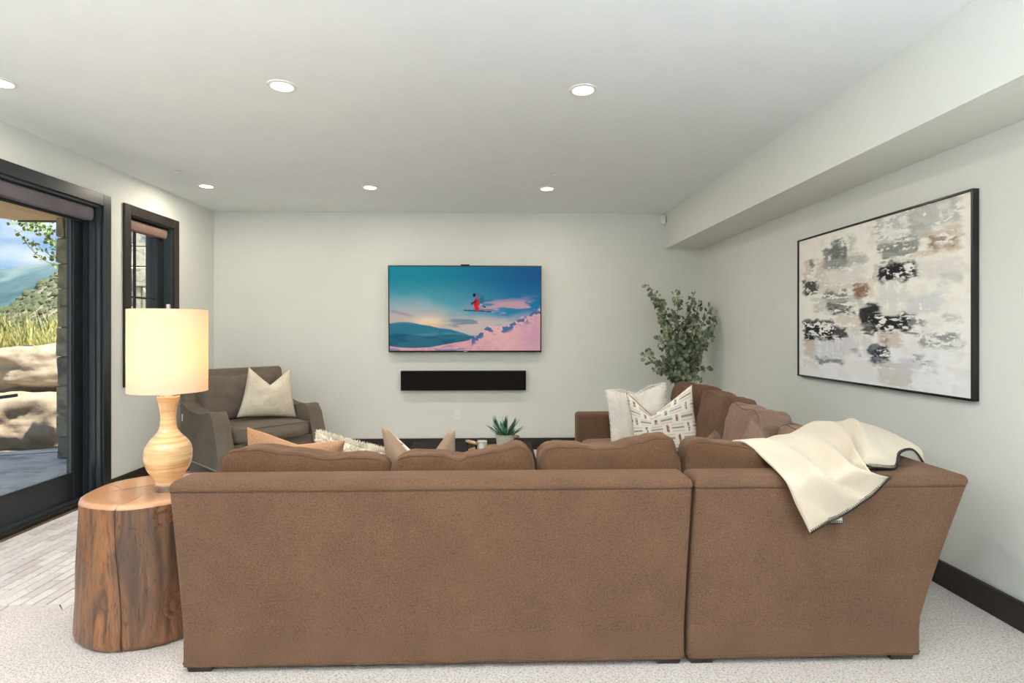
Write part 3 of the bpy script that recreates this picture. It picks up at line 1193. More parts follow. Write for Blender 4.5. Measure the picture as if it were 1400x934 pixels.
ZBK = .44
for nm, u0, u1, pts, sd in (
        ('back_cushion', 302, 533, [(302, 618), (318, 611), (350, 612), (400, 617), (450, 624), (490, 622), (533, 622)], 3),
        ('back_cushion', 534, 732.5, [(534, 621), (566, 619), (600, 620), (631, 626), (640, 621), (680, 614), (712, 606), (732, 609)], 4),
        ('back_cushion', 733, 929.5, [(733, 606), (780, 607), (818, 611), (844, 609), (870, 601), (896, 595), (915, 592), (929, 597)], 5)):
    xc, w, pf = pxprof(u0, u1, pts, 2.40, ZBK)
    cushion(nm, (w, .20, .42), M['brown_cushion'], sofa, (xc, 2.425, ZBK), (math.radians(-3), 0, 0), seed=sd, prof=pf, wr=.008, seam='rear')

corner = empty('sofa_section', (1.3, 3.5, 0), label='corner brown sofa section running along the painting wall, cream blanket over its back', cat='sofa')
back_shell(right_outline, corner)
foot(.84, YB0 + .062, corner); foot(1.67, YB0 + .062, corner); foot(1.67, 4.88, corner); foot(.80, 4.88, corner)
wbox('seat_base', (.79, YB0 + .16, Z_SKIRT), (1.70, 3.2, .30), M['brown_fabric'], corner)
wbox('seat_base', (.70, 3.24, Z_SKIRT), (1.70, 4.80, .30), M['brown_fabric'], corner)
wbox('arm', (.70, 4.78, Z_SKIRT), (1.70, YE - .005, .645), M['brown_fabric'], corner, .03, 4)
cushion('seat_cushion', (.86, .86, .155), M['brown_cushion'], corner, (1.22, 2.82, .30), res=(24, 24, 8), seed=7, seam=None)
cushion('seat_cushion', (.92, .76, .150), M['mauve_cushion'], corner, (1.17, 3.63, .30), res=(24, 24, 8), seed=8, seam=None)
cushion('seat_cushion', (.92, .76, .150), M['mauve_cushion'], corner, (1.17, 4.40, .30), res=(24, 24, 8), seed=9, seam=None)
# the corner's rear cushion
xc, w, pf = pxprof(932, 1150, [(932, 604), (940, 598), (960, 600), (984, 604), (1006, 607), (1060, 622), (1150, 632)], 2.40, ZBK)
cushion('back_cushion', (w, .20, .42), M['brown_cushion'], corner, (xc, 2.425, ZBK), (math.radians(-3), 0, 0), seed=6, prof=pf, wr=.009, seam='rear')
# cushions against the side back
R90 = math.radians(90)
for yc, ln, hh, mt_, sd, xo, yaw in ((4.46, .60, .50, 'brown_fabric', 11, 1.56, 4), (3.86, .62, .49, 'brown_fabric', 12, 1.555, -3),  # lighter cloth on the farther cushions stands in for window light
                                    (3.30, .56, .475, 'mauve_cushion', 13, 1.50, -6), (2.79, .48, .425, 'mauve_cushion', 14, 1.57, -4)):
    cushion('back_cushion', (ln, .22, hh), M[mt_], corner, (xo, yc, ZBK - .01), (math.radians(-8), 0, -R90 + math.radians(yaw)),
            seed=sd, wr=.011, seam='both', prof=[(-1, hh * .97), (-.6, hh), (0, hh * .97), (.6, hh * 1.01), (1, hh * .96)])

# ------------------------------------------------------------------ throw pillows on the straight section
p = empty('throw_pillow', label='plain tan velvet throw pillow beside the cream fur pillow', cat='pillow')
pillow('cover', .44, .46, .15, M['velvet'], p, chop=.05, chopw=.95, seed=1, wr=.012)
place(p, (-.945, 2.655, .662), 4, 14, 10)
p = empty('throw_pillow', label='cream shaggy fur pillow on the straight sofa section', cat='pillow')
pillow('cover', .42, .42, .15, M['fur'], p, chop=0, seed=2, wr=.01)
fur_part('fur', .42, .42, .15, M['fur'], p, 15000, .024, seed=2)
place(p, (-.715, 2.85, .60), -3, 15, 14)


def dash_print(u, v, s):
    """block print: groups of three long grey dashes alternating with short brown upright dashes"""
    base = (0.86, 0.83, 0.76, 1)
    if s > 0: return srgb(160, 132, 108)
    x = (u + 1) * 1.6
    y = (v + 1) * 3.1
    row = math.floor(y)
    x += .5 * (row % 2)
    fx, fy = x % 1.0, y % 1.0
    if fx < .68:
        if .06 < fx < .62:
            if .40 < fy < .60: return srgb(150, 146, 136)
            if .74 < fy < .90 or .10 < fy < .26: return srgb(222, 208, 180)
    else:
        if .78 < fx < .90 and .12 < fy < .88: return srgb(140, 100, 76) if noise.noise(Vector((u * 30, v * 30, 1))) > -.25 else base
    return base


M['dash_print'] = vcol_mat('block_print_linen', 0.9)
p = empty('throw_pillow', label='taupe velvet backed pillow with dash printed front on the straight sofa section', cat='pillow')
pillow('cover', .37, .44, .14, M['dash_print'], p, n=60, chop=.20, chopw=.85, seed=3, wr=.006, vcol=lambda u, v, s: dash_print(u, v, -s))
place(p, (-.358, 2.76, .668), -12, 14, -3)

# pillows on the corner section
p = empty('throw_pillow', label='white fur pillow behind the dash printed pillow by the far sofa arm', cat='pillow')
pillow('cover', .50, .48, .15, M['white_fur'], p, chop=.05, chopw=.9, seed=5, wr=.01)
fur_part('fur', .50, .48, .15, M['white_fur'], p, 7000, .012, chop=.05, seed=5, sides=(-1,))
place(p, (1.16, 4.52, .665), -24, -14, -4)
p = empty('throw_pillow', label='white pillow printed with brown and grey dashes, deep dent in its top', cat='pillow')
pillow('cover', .50, .50, .15, M['dash_print'], p, n=90, chop=.19, chopw=1.0, chopc=-.3, seed=6, wr=.006, vcol=dash_print, piping=M['taupe_velvet'])
place(p, (1.27, 4.22, .665), -26, -12, -5)
p = empty('throw_pillow', label='small mauve brown pillow with one corner up behind the corner cushion', cat='pillow')
pillow('cover', .36, .36, .12, M['mauve_cushion'], p, chop=.06, chopw=.7, seed=7, wr=.006, piping=M['mauve_cushion'])
place(p, (1.12, 2.92, .645), 40, 10, 34)
p = empty('throw_pillow', label='small mauve brown pillow next to the blanket edge on the corner section', cat='pillow')
pillow('cover', .38, .38, .12, M['mauve_cushion'], p, chop=.06, chopw=.7, seed=8, wr=.006, piping=M['mauve_cushion'])
place(p, (1.33, 2.71, .66), -20, 8, 26)

# ------------------------------------------------------------------ wool blanket
BL = [
    [(1108, 729, 2.125), (1088, 690, 2.115), (1072, 655, 2.115), (1045, 627, 2.30), (1020, 605, 2.40), (1001, 602, 2.50)],
    [(1148, 707, 2.120), (1128, 680, 2.085), (1108, 650, 2.100), (1082, 625, 2.30), (1058, 605, 2.42), (1042, 602, 2.56)],
    [(1184, 685, 2.110), (1160, 668, 2.105), (1140, 648, 2.110), (1114, 620, 2.34), (1092, 600, 2.52), (1072, 596, 2.72)],
    [(1208, 662, 2.095), (1186, 655, 2.085), (1164, 642, 2.130), (1142, 616, 2.38), (1120, 590, 2.66), (1100, 583, 2.84)],
    [(1213, 652, 2.105), (1192, 650, 2.110), (1170, 638, 2.180), (1154, 610, 2.42), (1138, 584, 2.72), (1126, 578, 2.90)],
    [(1164, 646, 2.170), (1162, 639, 2.200), (1164, 626, 2.260), (1162, 604, 2.46), (1154, 581, 2.74), (1150, 576, 2.92)],
    [(1178, 637, 2.190), (1172, 630, 2.235), (1172, 616, 2.320), (1170, 601, 2.49), (1163, 581, 2.73), (1161, 576, 2.90)],
    [(1198, 640, 2.220), (1188, 631, 2.260), (1178, 618, 2.340), (1176, 601, 2.50), (1172, 582, 2.72), (1172, 577, 2.88)],
    [(1222, 643, 2.250), (1210, 630, 2.290), (1202, 615, 2.390), (1196, 601, 2.53), (1192, 587, 2.70), (1192, 581, 2.84)],
    [(1230, 620, 2.330), (1223, 613, 2.390), (1216, 605, 2.460), (1211, 598, 2.56), (1207, 591, 2.68), (1209, 587, 2.78)],
    [(1249, 616, 2.430), (1244, 611, 2.460), (1237, 606, 2.510), (1230, 601, 2.58), (1224, 596, 2.65), (1222, 593, 2.74)],
    [(1264, 637, 2.480), (1263, 624, 2.480), (1259, 614, 2.510), (1249, 607, 2.56), (1240, 602, 2.62), (1234, 599, 2.72)],
]
BP = [[at_y(*c) for c in row] for row in BL]


def cr(p0, p1, p2, p3, t):
    return 0.5 * ((2 * p1) + (p2 - p0) * t + (2 * p0 - 5 * p1 + 4 * p2 - p3) * t * t + (3 * p1 - p0 - 3 * p2 + p3) * t ** 3)


def spline(P, s):
    n = len(P) - 1
    x = min(max(s, 0), 1) * n
    i = min(int(x), n - 1)
    t = x - i
    g = lambda k: P[k] if 0 <= k <= n else (2 * P[0] - P[1] if k < 0 else 2 * P[n] - P[n - 1])
    return cr(g(i - 1), g(i), g(i + 1), g(i + 2), t)


def blanket_pt(s, t):
    p = spline([spline(row, t) for row in BP], s)
    # soft folds running down from the crest to the hem
    w = s + .16 * t + .02 * math.sin(7 * t)
    env = min(1, s / .06) * min(1, (1 - s) / .08) * (.30 + .70 * min(1, t / .2)) * (1 - .5 * t)
    d = .5 - .5 * math.cos(2 * math.pi * (9.0 * w - 4.0 * w * w) + .6)
    d = d ** 1.5
    return p + Vector((0.0, -.55, .6)) * (.068 * d * env)


NS, NT = 120, 60
grid = [[blanket_pt(i / NS, j / NT) for j in range(NT + 1)] for i in range(NS + 1)]
nrms = {}


def bnorm(i, j):
    a = grid[min(i + 1, NS)][j] - grid[max(i - 1, 0)][j]
    b = grid[i][min(j + 1, NT)] - grid[i][max(j - 1, 0)]
    n = a.cross(b)
    n = n.normalized() if n.length > 1e-9 else Vector((0, -1, 0))
    return n


sgn = 1 if bnorm(10, 10).y < 0 else -1
bl = empty('throw_blanket', (1.35, 2.25, .8), label='cream wool throw blanket with black stitched edge draped over the sofa corner', cat='blanket')
V, Fc = [], []
TH_B = .007
for side in (0, 1):
    for i in range(NS + 1):
        for j in range(NT + 1):
            V.append(grid[i][j] - bnorm(i, j) * sgn * TH_B * side)
W = NT + 1
off = (NS + 1) * W
for i in range(NS):
    for j in range(NT):
        q = (i * W + j, (i + 1) * W + j, (i + 1) * W + j + 1, i * W + j + 1)
        Fc.append(q)
        Fc.append(tuple(off + x for x in q[::-1]))
bd = [(i, 0) for i in range(NS)] + [(NS, j) for j in range(NT)] + [(i, NT) for i in range(NS, 0, -1)] + [(0, j) for j in range(NT, 0, -1)]
for k in range(len(bd)):
    a = bd[k][0] * W + bd[k][1]
    b = bd[(k + 1) % len(bd)]
    b = b[0] * W + b[1]
    Fc.append((b, a, off + a, off + b))
wchild(mesh('cloth', V, Fc, M['blanket'], None, True), bl)
# the lower layer of the folded blanket peeps out below the hem
lo_ = [[at_y(u, v, y) for (u, v, y) in row] for row in (((1118, 690, 2.128), (1122, 704, 2.130), (1128, 716, 2.132)), ((1136, 690, 2.127), (1138, 704, 2.129), (1140, 717, 2.131)), ((1150, 690, 2.126), (1151, 704, 2.128), (1152, 716, 2.130)))]
V2 = [p for row in lo_ for p in row] + [p + Vector((0, .004, 0)) for row in lo_ for p in row]
F2 = []
for i in range(2):
    for j in range(2):
        a = i * 3 + j
        F2 += [(a, a + 1, a + 4, a + 3), (a + 12, a + 13, a + 10, a + 9)]
F2 += [(2, 5, 14, 11), (5, 8, 17, 14), (6, 7, 16, 15), (7, 8, 17, 16), (0, 1, 10, 9), (1, 2, 11, 10)]
wchild(mesh('under_layer', V2, F2, M['blanket'], None, True), bl)
# stitched edge: a black cord and short overcast stitches
parts = []
hem = [blanket_pt(i / 240, 0) for i in range(241)]
parts.append(tube_data([h + Vector((0, -.002, 0)) for h in hem], .0032, 6))
dist = 0
last = hem[0]
for i in range(1, 2400):
    s = i / 2400
    p0 = blanket_pt(s, 0)
    dist += (p0 - last).length
    last = p0
    if dist > .0075:
        dist = 0
        q = p0
        row = [p0]
        tt = 0
        while (row[-1] - p0).length < .013 and tt < .12:
            tt += .01
            row.append(blanket_pt(s, tt))
        a = blanket_pt(min(1, s + .004), 0) - blanket_pt(max(0, s - .004), 0)
        b = blanket_pt(s, .05) - p0
        n = a.cross(b)
        n = n.normalized() * sgn if n.length > 1e-9 else Vector((0, -1, 0))
        parts.append(tube_data([row[0] + n * .002, row[-1] + n * .0015], .0014, 4))
low = [lo_[0][2].lerp(lo_[2][2], k / 10) for k in range(11)]
parts.append(tube_data(low, .0028, 5))
for q in low: parts.append(tube_data([q + Vector((0, -.002, 0)), q + Vector((.001, -.003, .013))], .0014, 4))
sv, sf = merge(parts)
st_ = mesh('edge_stitching', sv, sf, M['stitch'], None, True)
st_['kind'] = 'stuff'
wchild(st_, bl)

# ------------------------------------------------------------------ log side table and lamp
LX, LY, LZ = -1.59, 2.68, .62
log_t = empty('log_table', (LX, LY, 0), label='varnished tree trunk side table with polished top beside the sofa', cat='side table')


def log_r(a, z):
    """radius of the trunk by direction and height"""
    f = max(0.0, 1 - z / .62)
    left = max(0, math.cos(a - math.pi)) ** 2
    front = max(0, math.cos(a + math.pi / 2)) ** 2
    right = max(0, math.cos(a)) ** 2
    r = .28 + .004 * math.sin(3 * a + .6) + .003 * math.sin(5 * a + 1.7)
    r += f ** 1.2 * (.035 * left + .03 * right)
    r += .008 * noise.noise(Vector((math.cos(a) * 2.2, math.sin(a) * 2.2, z * 3)))
    r += .004 * noise.noise(Vector((math.cos(a) * 9, math.sin(a) * 9, z * 5)))
    # drying crack down the front
    ca = -math.pi / 2 + .03 + .10 * (0.62 - z) + .02 * math.sin(z * 9)
    d = abs(((a - ca + math.pi) % (2 * math.pi)) - math.pi)
    r -= .010 * max(0, 1 - d / .02)
    # turn in at the foot and round over at the top edge
    if z < .03: r -= .018 * (1 - z / .03) ** 2
    return r


NA, NZ = 288, 40
vs, fs = [], []
for i in range(NZ + 1):
    z = (LZ - .018) * i / NZ
    for k in range(NA):
        a = 2 * math.pi * k / NA
        r = log_r(a, z)
        vs.append((r * math.cos(a), r * math.sin(a), z))
for i in range(NZ):
    for k in range(NA):
        fs.append((i * NA + k, i * NA + (k + 1) % NA, (i + 1) * NA + (k + 1) % NA, (i + 1) * NA + k))
fs.append(tuple(range(NA - 1, -1, -1)))
mesh('trunk', vs, fs, M['stump_side'], log_t, True)
vs, fs = [], []
NR = 30
for i in range(7):
    b = math.pi / 2 * i / 6
    for k in range(NA):
        a = 2 * math.pi * k / NA
        r = log_r(a, LZ - .018) - .018 * (1 - math.cos(b)) + .001
        vs.append((r * math.cos(a), r * math.sin(a), LZ - .018 + .018 * math.sin(b)))
for i in range(1, 6):
    for k in range(NA):
        a = 2 * math.pi * k / NA
        r = (log_r(a, LZ - .018) - .018) * (1 - i / 6)
        vs.append((r * math.cos(a), r * math.sin(a), LZ))
for i in range(11):
    for k in range(NA):
        fs.append((i * NA + k, i * NA + (k + 1) % NA, (i + 1) * NA + (k + 1) % NA, (i + 1) * NA + k))
fs.append(tuple(range(11 * NA, 12 * NA)))
sharp(mesh('polished_top', vs, fs, M['stump_top'], log_t), 60)
for (a, b_) in (((-.16, -.06), (.05, .13)), ((-.14, -.02), (-.25, .06)), ((.02, -.26), (.01, -.1))):
    tube('drying_crack', [(a[0], a[1], LZ + .0002), ((a[0] + b_[0]) / 2 + .01, (a[1] + b_[1]) / 2, LZ + .0003), (b_[0], b_[1], LZ + .0002)], [.0004, .0009, .0003], M['soil'], log_t, 5)


pts = []
for i in range(41):
    z = .598 * (1 - i / 40) + .01
    a = -math.pi / 2 + .03 + .10 * (0.62 - z) + .02 * math.sin(z * 9)
    r = log_r(a, z) + .0085
    pts.append((r * math.cos(a), r * math.sin(a), z))
tube('drying_crack', pts, [.0015 * (.6 + .5 * abs(math.sin(i * .37))) for i in range(41)], M['soil'], log_t, 5)


def knot(a, z, r, squash=1.0):
    R0 = log_r(a, z)
    c = Vector((R0 * math.cos(a), R0 * math.sin(a), z))
    nrm = Vector((math.cos(a), math.sin(a), 0))
    tan = Vector((-math.sin(a), math.cos(a), 0))
    vs, fs = [], []
    n = 28
    prof = [(1.4, -.008), (1.15, -.0005), (.95, .0015), (.75, .002), (.55, .001), (.45, -.003), (.2, -.004)]
    for rr, h in prof:
        for k in range(n):
            t = 2 * math.pi * k / n
            wv = 1 + .07 * noise.noise(Vector((math.cos(t) * 2, math.sin(t) * 2, rr * 3)))
            vs.append(c + tan * math.cos(t) * r * rr * wv + Vector((0, 0, 1)) * math.sin(t) * r * rr * wv * squash + nrm * h)
    for i in range(len(prof) - 1):
        for k in range(n):
            fs.append((i * n + k, i * n + (k + 1) % n, (i + 1) * n + (k + 1) % n, (i + 1) * n + k))
    fs.append(tuple(range((len(prof) - 1) * n, len(prof) * n)))
    return mesh('knot', vs, fs, M['knot'], log_t, True)


M['knot'] = plain('red_brown_knot', srgb(112, 70, 46), 0.5, var=0.45, vscale=60)
knot(-math.pi / 2 + .62, .548, .040)
knot(-math.pi / 2 + .80, .165, .042, 1.3)
knot(math.pi + .35, .40, .016)
knot(math.pi + .30, .33, .012)

lamp = empty('table_lamp', (-1.505, 2.64, LZ), label='cream banded ceramic table lamp, lit, with white drum shade', cat='lamp')
m_px = (2.64 * TC - 1.505 * TS) / F
kx = m_px / 1.165
base_v = 671.5
pts = [(18.0, 662), (18.6, 658), (22.5, 651), (28.7, 643), (33.2, 633), (34.4, 623), (33.0, 613), (27.5, 604), (19.0, 596), (13.2, 588), (11.2, 578), (11.2, 570), (12.6, 560), (14.6, 551), (16.2, 547.5), (16.6, 545.5), (15.6, 543.5), (13, 543)]
dense = []
for i in range(len(pts) - 1):
    for j in range(3):
        t = j / 3
        q = spline([Vector((a, b, 0)) for a, b in pts], (i + t) / (len(pts) - 1))
        dense.append((q.x, q.y))
dense.append(pts[-1])
lathe('ceramic_body', [(r * kx, (base_v - v) * m_px) for r, v in dense], M['lamp_body'], lamp, 56)
bz = (base_v - 662) * m_px
lathe('acrylic_base', [(.056, 0), (.058, .003), (.058, bz - .003), (.056, bz - .0002)], M['acrylic'], lamp, 8, smooth=False)
nz = (base_v - 543) * m_px
lathe('metal_cap', [(.040, nz), (.040, nz + .006), (.02, nz + .010), (.012, nz + .012), (.012, nz + .05)], M['chrome'], lamp, 32)
sz0, sz1 = (base_v - 537) * m_px, (base_v - 425.5) * m_px
SR = 56.2 * kx
lathe('lamp_shade', [(SR, sz0), (SR, sz1), (SR - .003, sz1), (SR - .003, sz0), (SR, sz0)], M['lamp_shade'], lamp, 72, False, False)
tube('harp', [(0, 0, nz + .05), (.05, 0, nz + .10), (.055, 0, nz + .2), (.03, 0, sz1 - .03), (0, 0, sz1 - .02), (-.03, 0, sz1 - .03), (-.055, 0, nz + .2), (-.05, 0, nz + .10), (0, 0, nz + .05)], .002, M['chrome'], lamp, 6)
for k in range(3):
    a = 2 * math.pi * k / 3 + .3
    tube('shade_spider', [(0, 0, sz1 - .02), ((SR - .004) * math.cos(a), (SR - .004) * math.sin(a), sz1 - .008)], .0018, M['chrome'], lamp, 5)
lathe('finial', [(.004, sz1 - .02), (.004, sz1 + .002), (.009, sz1 + .004), (.009, sz1 + .024), (.006, sz1 + .026)], M['chrome'], lamp, 20)
lathe('bulb', [(.012, nz + .05), (.014, nz + .08), (.028, nz + .115), (.031, nz + .135), (.024, nz + .155), (.008, nz + .165)], M['bulb'], lamp, 24)
for dz, e in ((.13, .62), (.23, .38)):
    pl = bpy.data.lights.new('lamp_bulb_light', 'POINT')
    pl.energy = LAMP_W * e
    pl.color = (1.0, 0.57, 0.25)
    pl.shadow_soft_size = .035
    po = bpy.data.objects.new('lamp_bulb_light', pl)
    COL.objects.link(po)
    po.parent = lamp
    po.location = (0, 0.0, nz + dz + .045)

# ------------------------------------------------------------------ armchair
ch = empty('armchair', (-2.36, 5.60, 0), (0, 0, math.radians(47)), label='wide taupe linen armchair with low sloped arms in the back corner', cat='armchair')
# local frame: faces -y


def extrude_x(name, prof, xa, xb, mat, parent, bev=.02, seg=3, deg=50):
    n = len(prof)
    bm = bmesh.new()
    A = [bm.verts.new((xa, p[0], p[1])) for p in prof]
    B = [bm.verts.new((xb, p[0], p[1])) for p in prof]
    for i in range(n):
        bm.faces.new((A[i], A[(i + 1) % n], B[(i + 1) % n], B[i]))
    fa = bm.faces.new(A[::-1]); fb = bm.faces.new(B)
    if bev > 0:
        es = list(fa.edges) + list(fb.edges)
        bmesh.ops.bevel(bm, geom=es, offset=bev, segments=seg, profile=0.5, affect='EDGES')
    o = from_bm(name, bm, mat, parent)
    return sharp(o, deg)


arm_ctrl = [(.44, .12), (-.44, .12), (-.455, .20), (-.43, .34), (-.385, .45), (-.355, .53), (-.335, .585), (-.29, .618), (-.22, .625), (-.10, .605), (.05, .598), (.20, .612), (.34, .65), (.44, .68)]


def smooth_prof(pts, keep, sub=3):
    out = []
    n = len(pts)
    for i in range(n - 1):
        for j in range(sub):
            q = spline([Vector((a, b, 0)) for a, b in pts], (i + j / sub) / (n - 1)) if i >= keep else None
            if q is None:
                if j == 0: out.append(pts[i])
            else:
                out.append((q.x, q.y))
    out.append(pts[-1])
    return out


apf = smooth_prof(arm_ctrl, 2)
for s in (-1, 1):
    xa, xb = (.375, .52) if s > 0 else (-.52, -.375)
    extrude_x('arm', apf, xa, xb, M['taupe_fabric'], ch, .022)
    # welt following the outside of the arm
    xo = s * .5185
    tube('arm_welt', [(xo, a + (.012 if i < 12 else 0), b - .045) for i, (a, b) in enumerate(apf) if i > 12], .003, M['taupe_fabric'], ch, 5)
box('seat_base', (-.38, -.40, .12), (.38, .40, .335), M['taupe_fabric'], ch, .012, 2)
bk = [(.30, .12), (.46, .12), (.47, .50), (.535, .93), (.52, .96), (.47, .97), (.435, .95), (.36, .55)]
extrude_x('back_frame', bk, -.50, .50, M['taupe_fabric'], ch, .035, 4)


def local_cushion(name, size, mat, root, loc, rot, **kw):
    o = cushion(name, size, mat, None, loc, rot, **kw)
    o.parent = root
    return o


local_cushion('seat_cushion', (.74, .80, .145), M['taupe_fabric'], ch, (0, -.055, .335), (0, 0, 0), res=(24, 24, 8), seed=21, seam=None, wr=.004)
tube('seat_welt', [(-.36 + .72 * i / 20, -.455, .475) for i in range(21)], .0035, M['taupe_fabric'], ch, 5)
tube('seat_welt', [(-.36 + .72 * i / 20, -.455, .345) for i in range(21)], .0035, M['taupe_fabric'], ch, 5)
local_cushion('back_cushion', (.76, .20, .44), M['taupe_fabric'], ch, (-.01, .27, .475), (math.radians(-11), 0, 0), seed=22, seam=None, wr=.012,
              prof=[(-1, .44), (-.6, .435), (-.35, .415), (0, .43), (.5, .45), (1, .46)])
for sx in (-1, 1):
    for sy in (-1, 1):
        x, y = sx * .46, sy * .40
        vs = []
        for z, s, dx, dy in ((0, .016, sx * .01, sy * .02), (.125, .028, 0, 0)):
            for a, b in ((-1, -1), (1, -1), (1, 1), (-1, 1)):
                vs.append((x + dx + a * s, y + dy + b * s, z))
        mesh('leg', vs, [(3, 2, 1, 0), (4, 5, 6, 7), (0, 1, 5, 4), (1, 2, 6, 5), (2, 3, 7, 6), (3, 0, 4, 7)], M['dark_foot'], ch)
parts = []
for i in range(40):
    for xo in (-.521, .521):
        y = -.43 + .86 * i / 39
        c = Vector((xo, y, .145))
        vs, fs = [], []
        for k in range(6):
            vs.append(c + Vector((0, math.cos(k * math.pi / 3) * .0055, math.sin(k * math.pi / 3) * .0055)))
        vs.append(c + Vector((math.copysign(.004, xo), 0, 0)))
        fs = [(k, (k + 1) % 6, 6) for k in range(6)]
        parts.append((vs, fs))
nv, nf = merge(parts)
no = mesh('nailhead_trim', nv, nf, M['nail'], ch)
no['kind'] = 'stuff'
box('care_label', (-.523, .36, .49), (-.521, .385, .56), M['paper'], ch)
p = empty('throw_pillow', label='cream boucle pillow with dented top on the taupe armchair', cat='pillow')
pillow('cover', .56, .50, .22, M['boucle'], p, chop=.17, chopw=1.0, seed=9, wr=.012, taper=.30)
cpos = ch.matrix_basis @ Vector((.14, .00, .735))
place(p, cpos, 33, -14, -3)

# ------------------------------------------------------------------ raster prints (flat pictures kept as colours on a fine mesh)


def vnoise(h, w, sy, sx, seed, octaves=4):
    """value noise of h x w samples with sy, sx cells in the first octave"""
    out = np.zeros((h, w))
    amp, tot = 1.0, 0.0
    for o in range(octaves):
        rs_ = np.random.RandomState(seed + o * 17)
        gy, gx = int(sy * 2 ** o) + 2, int(sx * 2 ** o) + 2
        g = rs_.rand(gy + 1, gx + 1)
        yy = np.linspace(0, gy - 1.001, h); xx = np.linspace(0, gx - 1.001, w)
        y0 = yy.astype(int); x0 = xx.astype(int)
        fy = (yy - y0)[:, None]; fx = (xx - x0)[None, :]
        fy = fy * fy * (3 - 2 * fy); fx = fx * fx * (3 - 2 * fx)
        a = g[y0][:, x0]; b = g[y0][:, x0 + 1]; c = g[y0 + 1][:, x0]; d = g[y0 + 1][:, x0 + 1]
        out += amp * ((a * (1 - fx) + b * fx) * (1 - fy) + (c * (1 - fx) + d * fx) * fy)
        tot += amp
        amp *= .55
    return out / tot


def sm(x, a, b):
    t = np.clip((x - a) / (b - a + 1e-12), 0, 1)
    return t * t * (3 - 2 * t)


def mixc(img, mask, col):
    c = np.array(srgb(*col)[:3])
    img[...] = img * (1 - mask[..., None]) + c * mask[..., None]


def picture_mesh(name, img, wid, hei, mat, parent, axis='xz'):
    """img rows run from the top; the sheet lies in its local x-z plane and faces -y"""
    h, w, _ = img.shape
    xs = np.linspace(-wid / 2, wid / 2, w); zs = np.linspace(hei, 0, h)
    X, Z = np.meshgrid(xs, zs)
    co = np.stack([X, np.zeros_like(X), Z], -1).reshape(-1, 3).astype(np.float32)
    me = bpy.data.meshes.new(name)
    me.vertices.add(h * w)
    me.vertices.foreach_set('co', co.ravel())
    i, j = np.meshgrid(np.arange(h - 1), np.arange(w - 1), indexing='ij')
    a = (i * w + j).ravel()
    q = np.stack([a, a + w, a + w + 1, a + 1], -1).astype(np.int32)
    nf = len(q)
    me.loops.add(nf * 4)
    me.loops.foreach_set('vertex_index', q.ravel())
    me.polygons.add(nf)
    me.polygons.foreach_set('loop_start', np.arange(0, nf * 4, 4, dtype=np.int32))
    me.update(calc_edges=True)
    me.validate()
    at = me.color_attributes.new('print', 'FLOAT_COLOR', 'POINT')
    rgba = np.concatenate([img.reshape(-1, 3), np.ones((h * w, 1))], 1).astype(np.float32)
    at.data.foreach_set('color', rgba.ravel())
    return link_mesh(name, me, mat, parent)


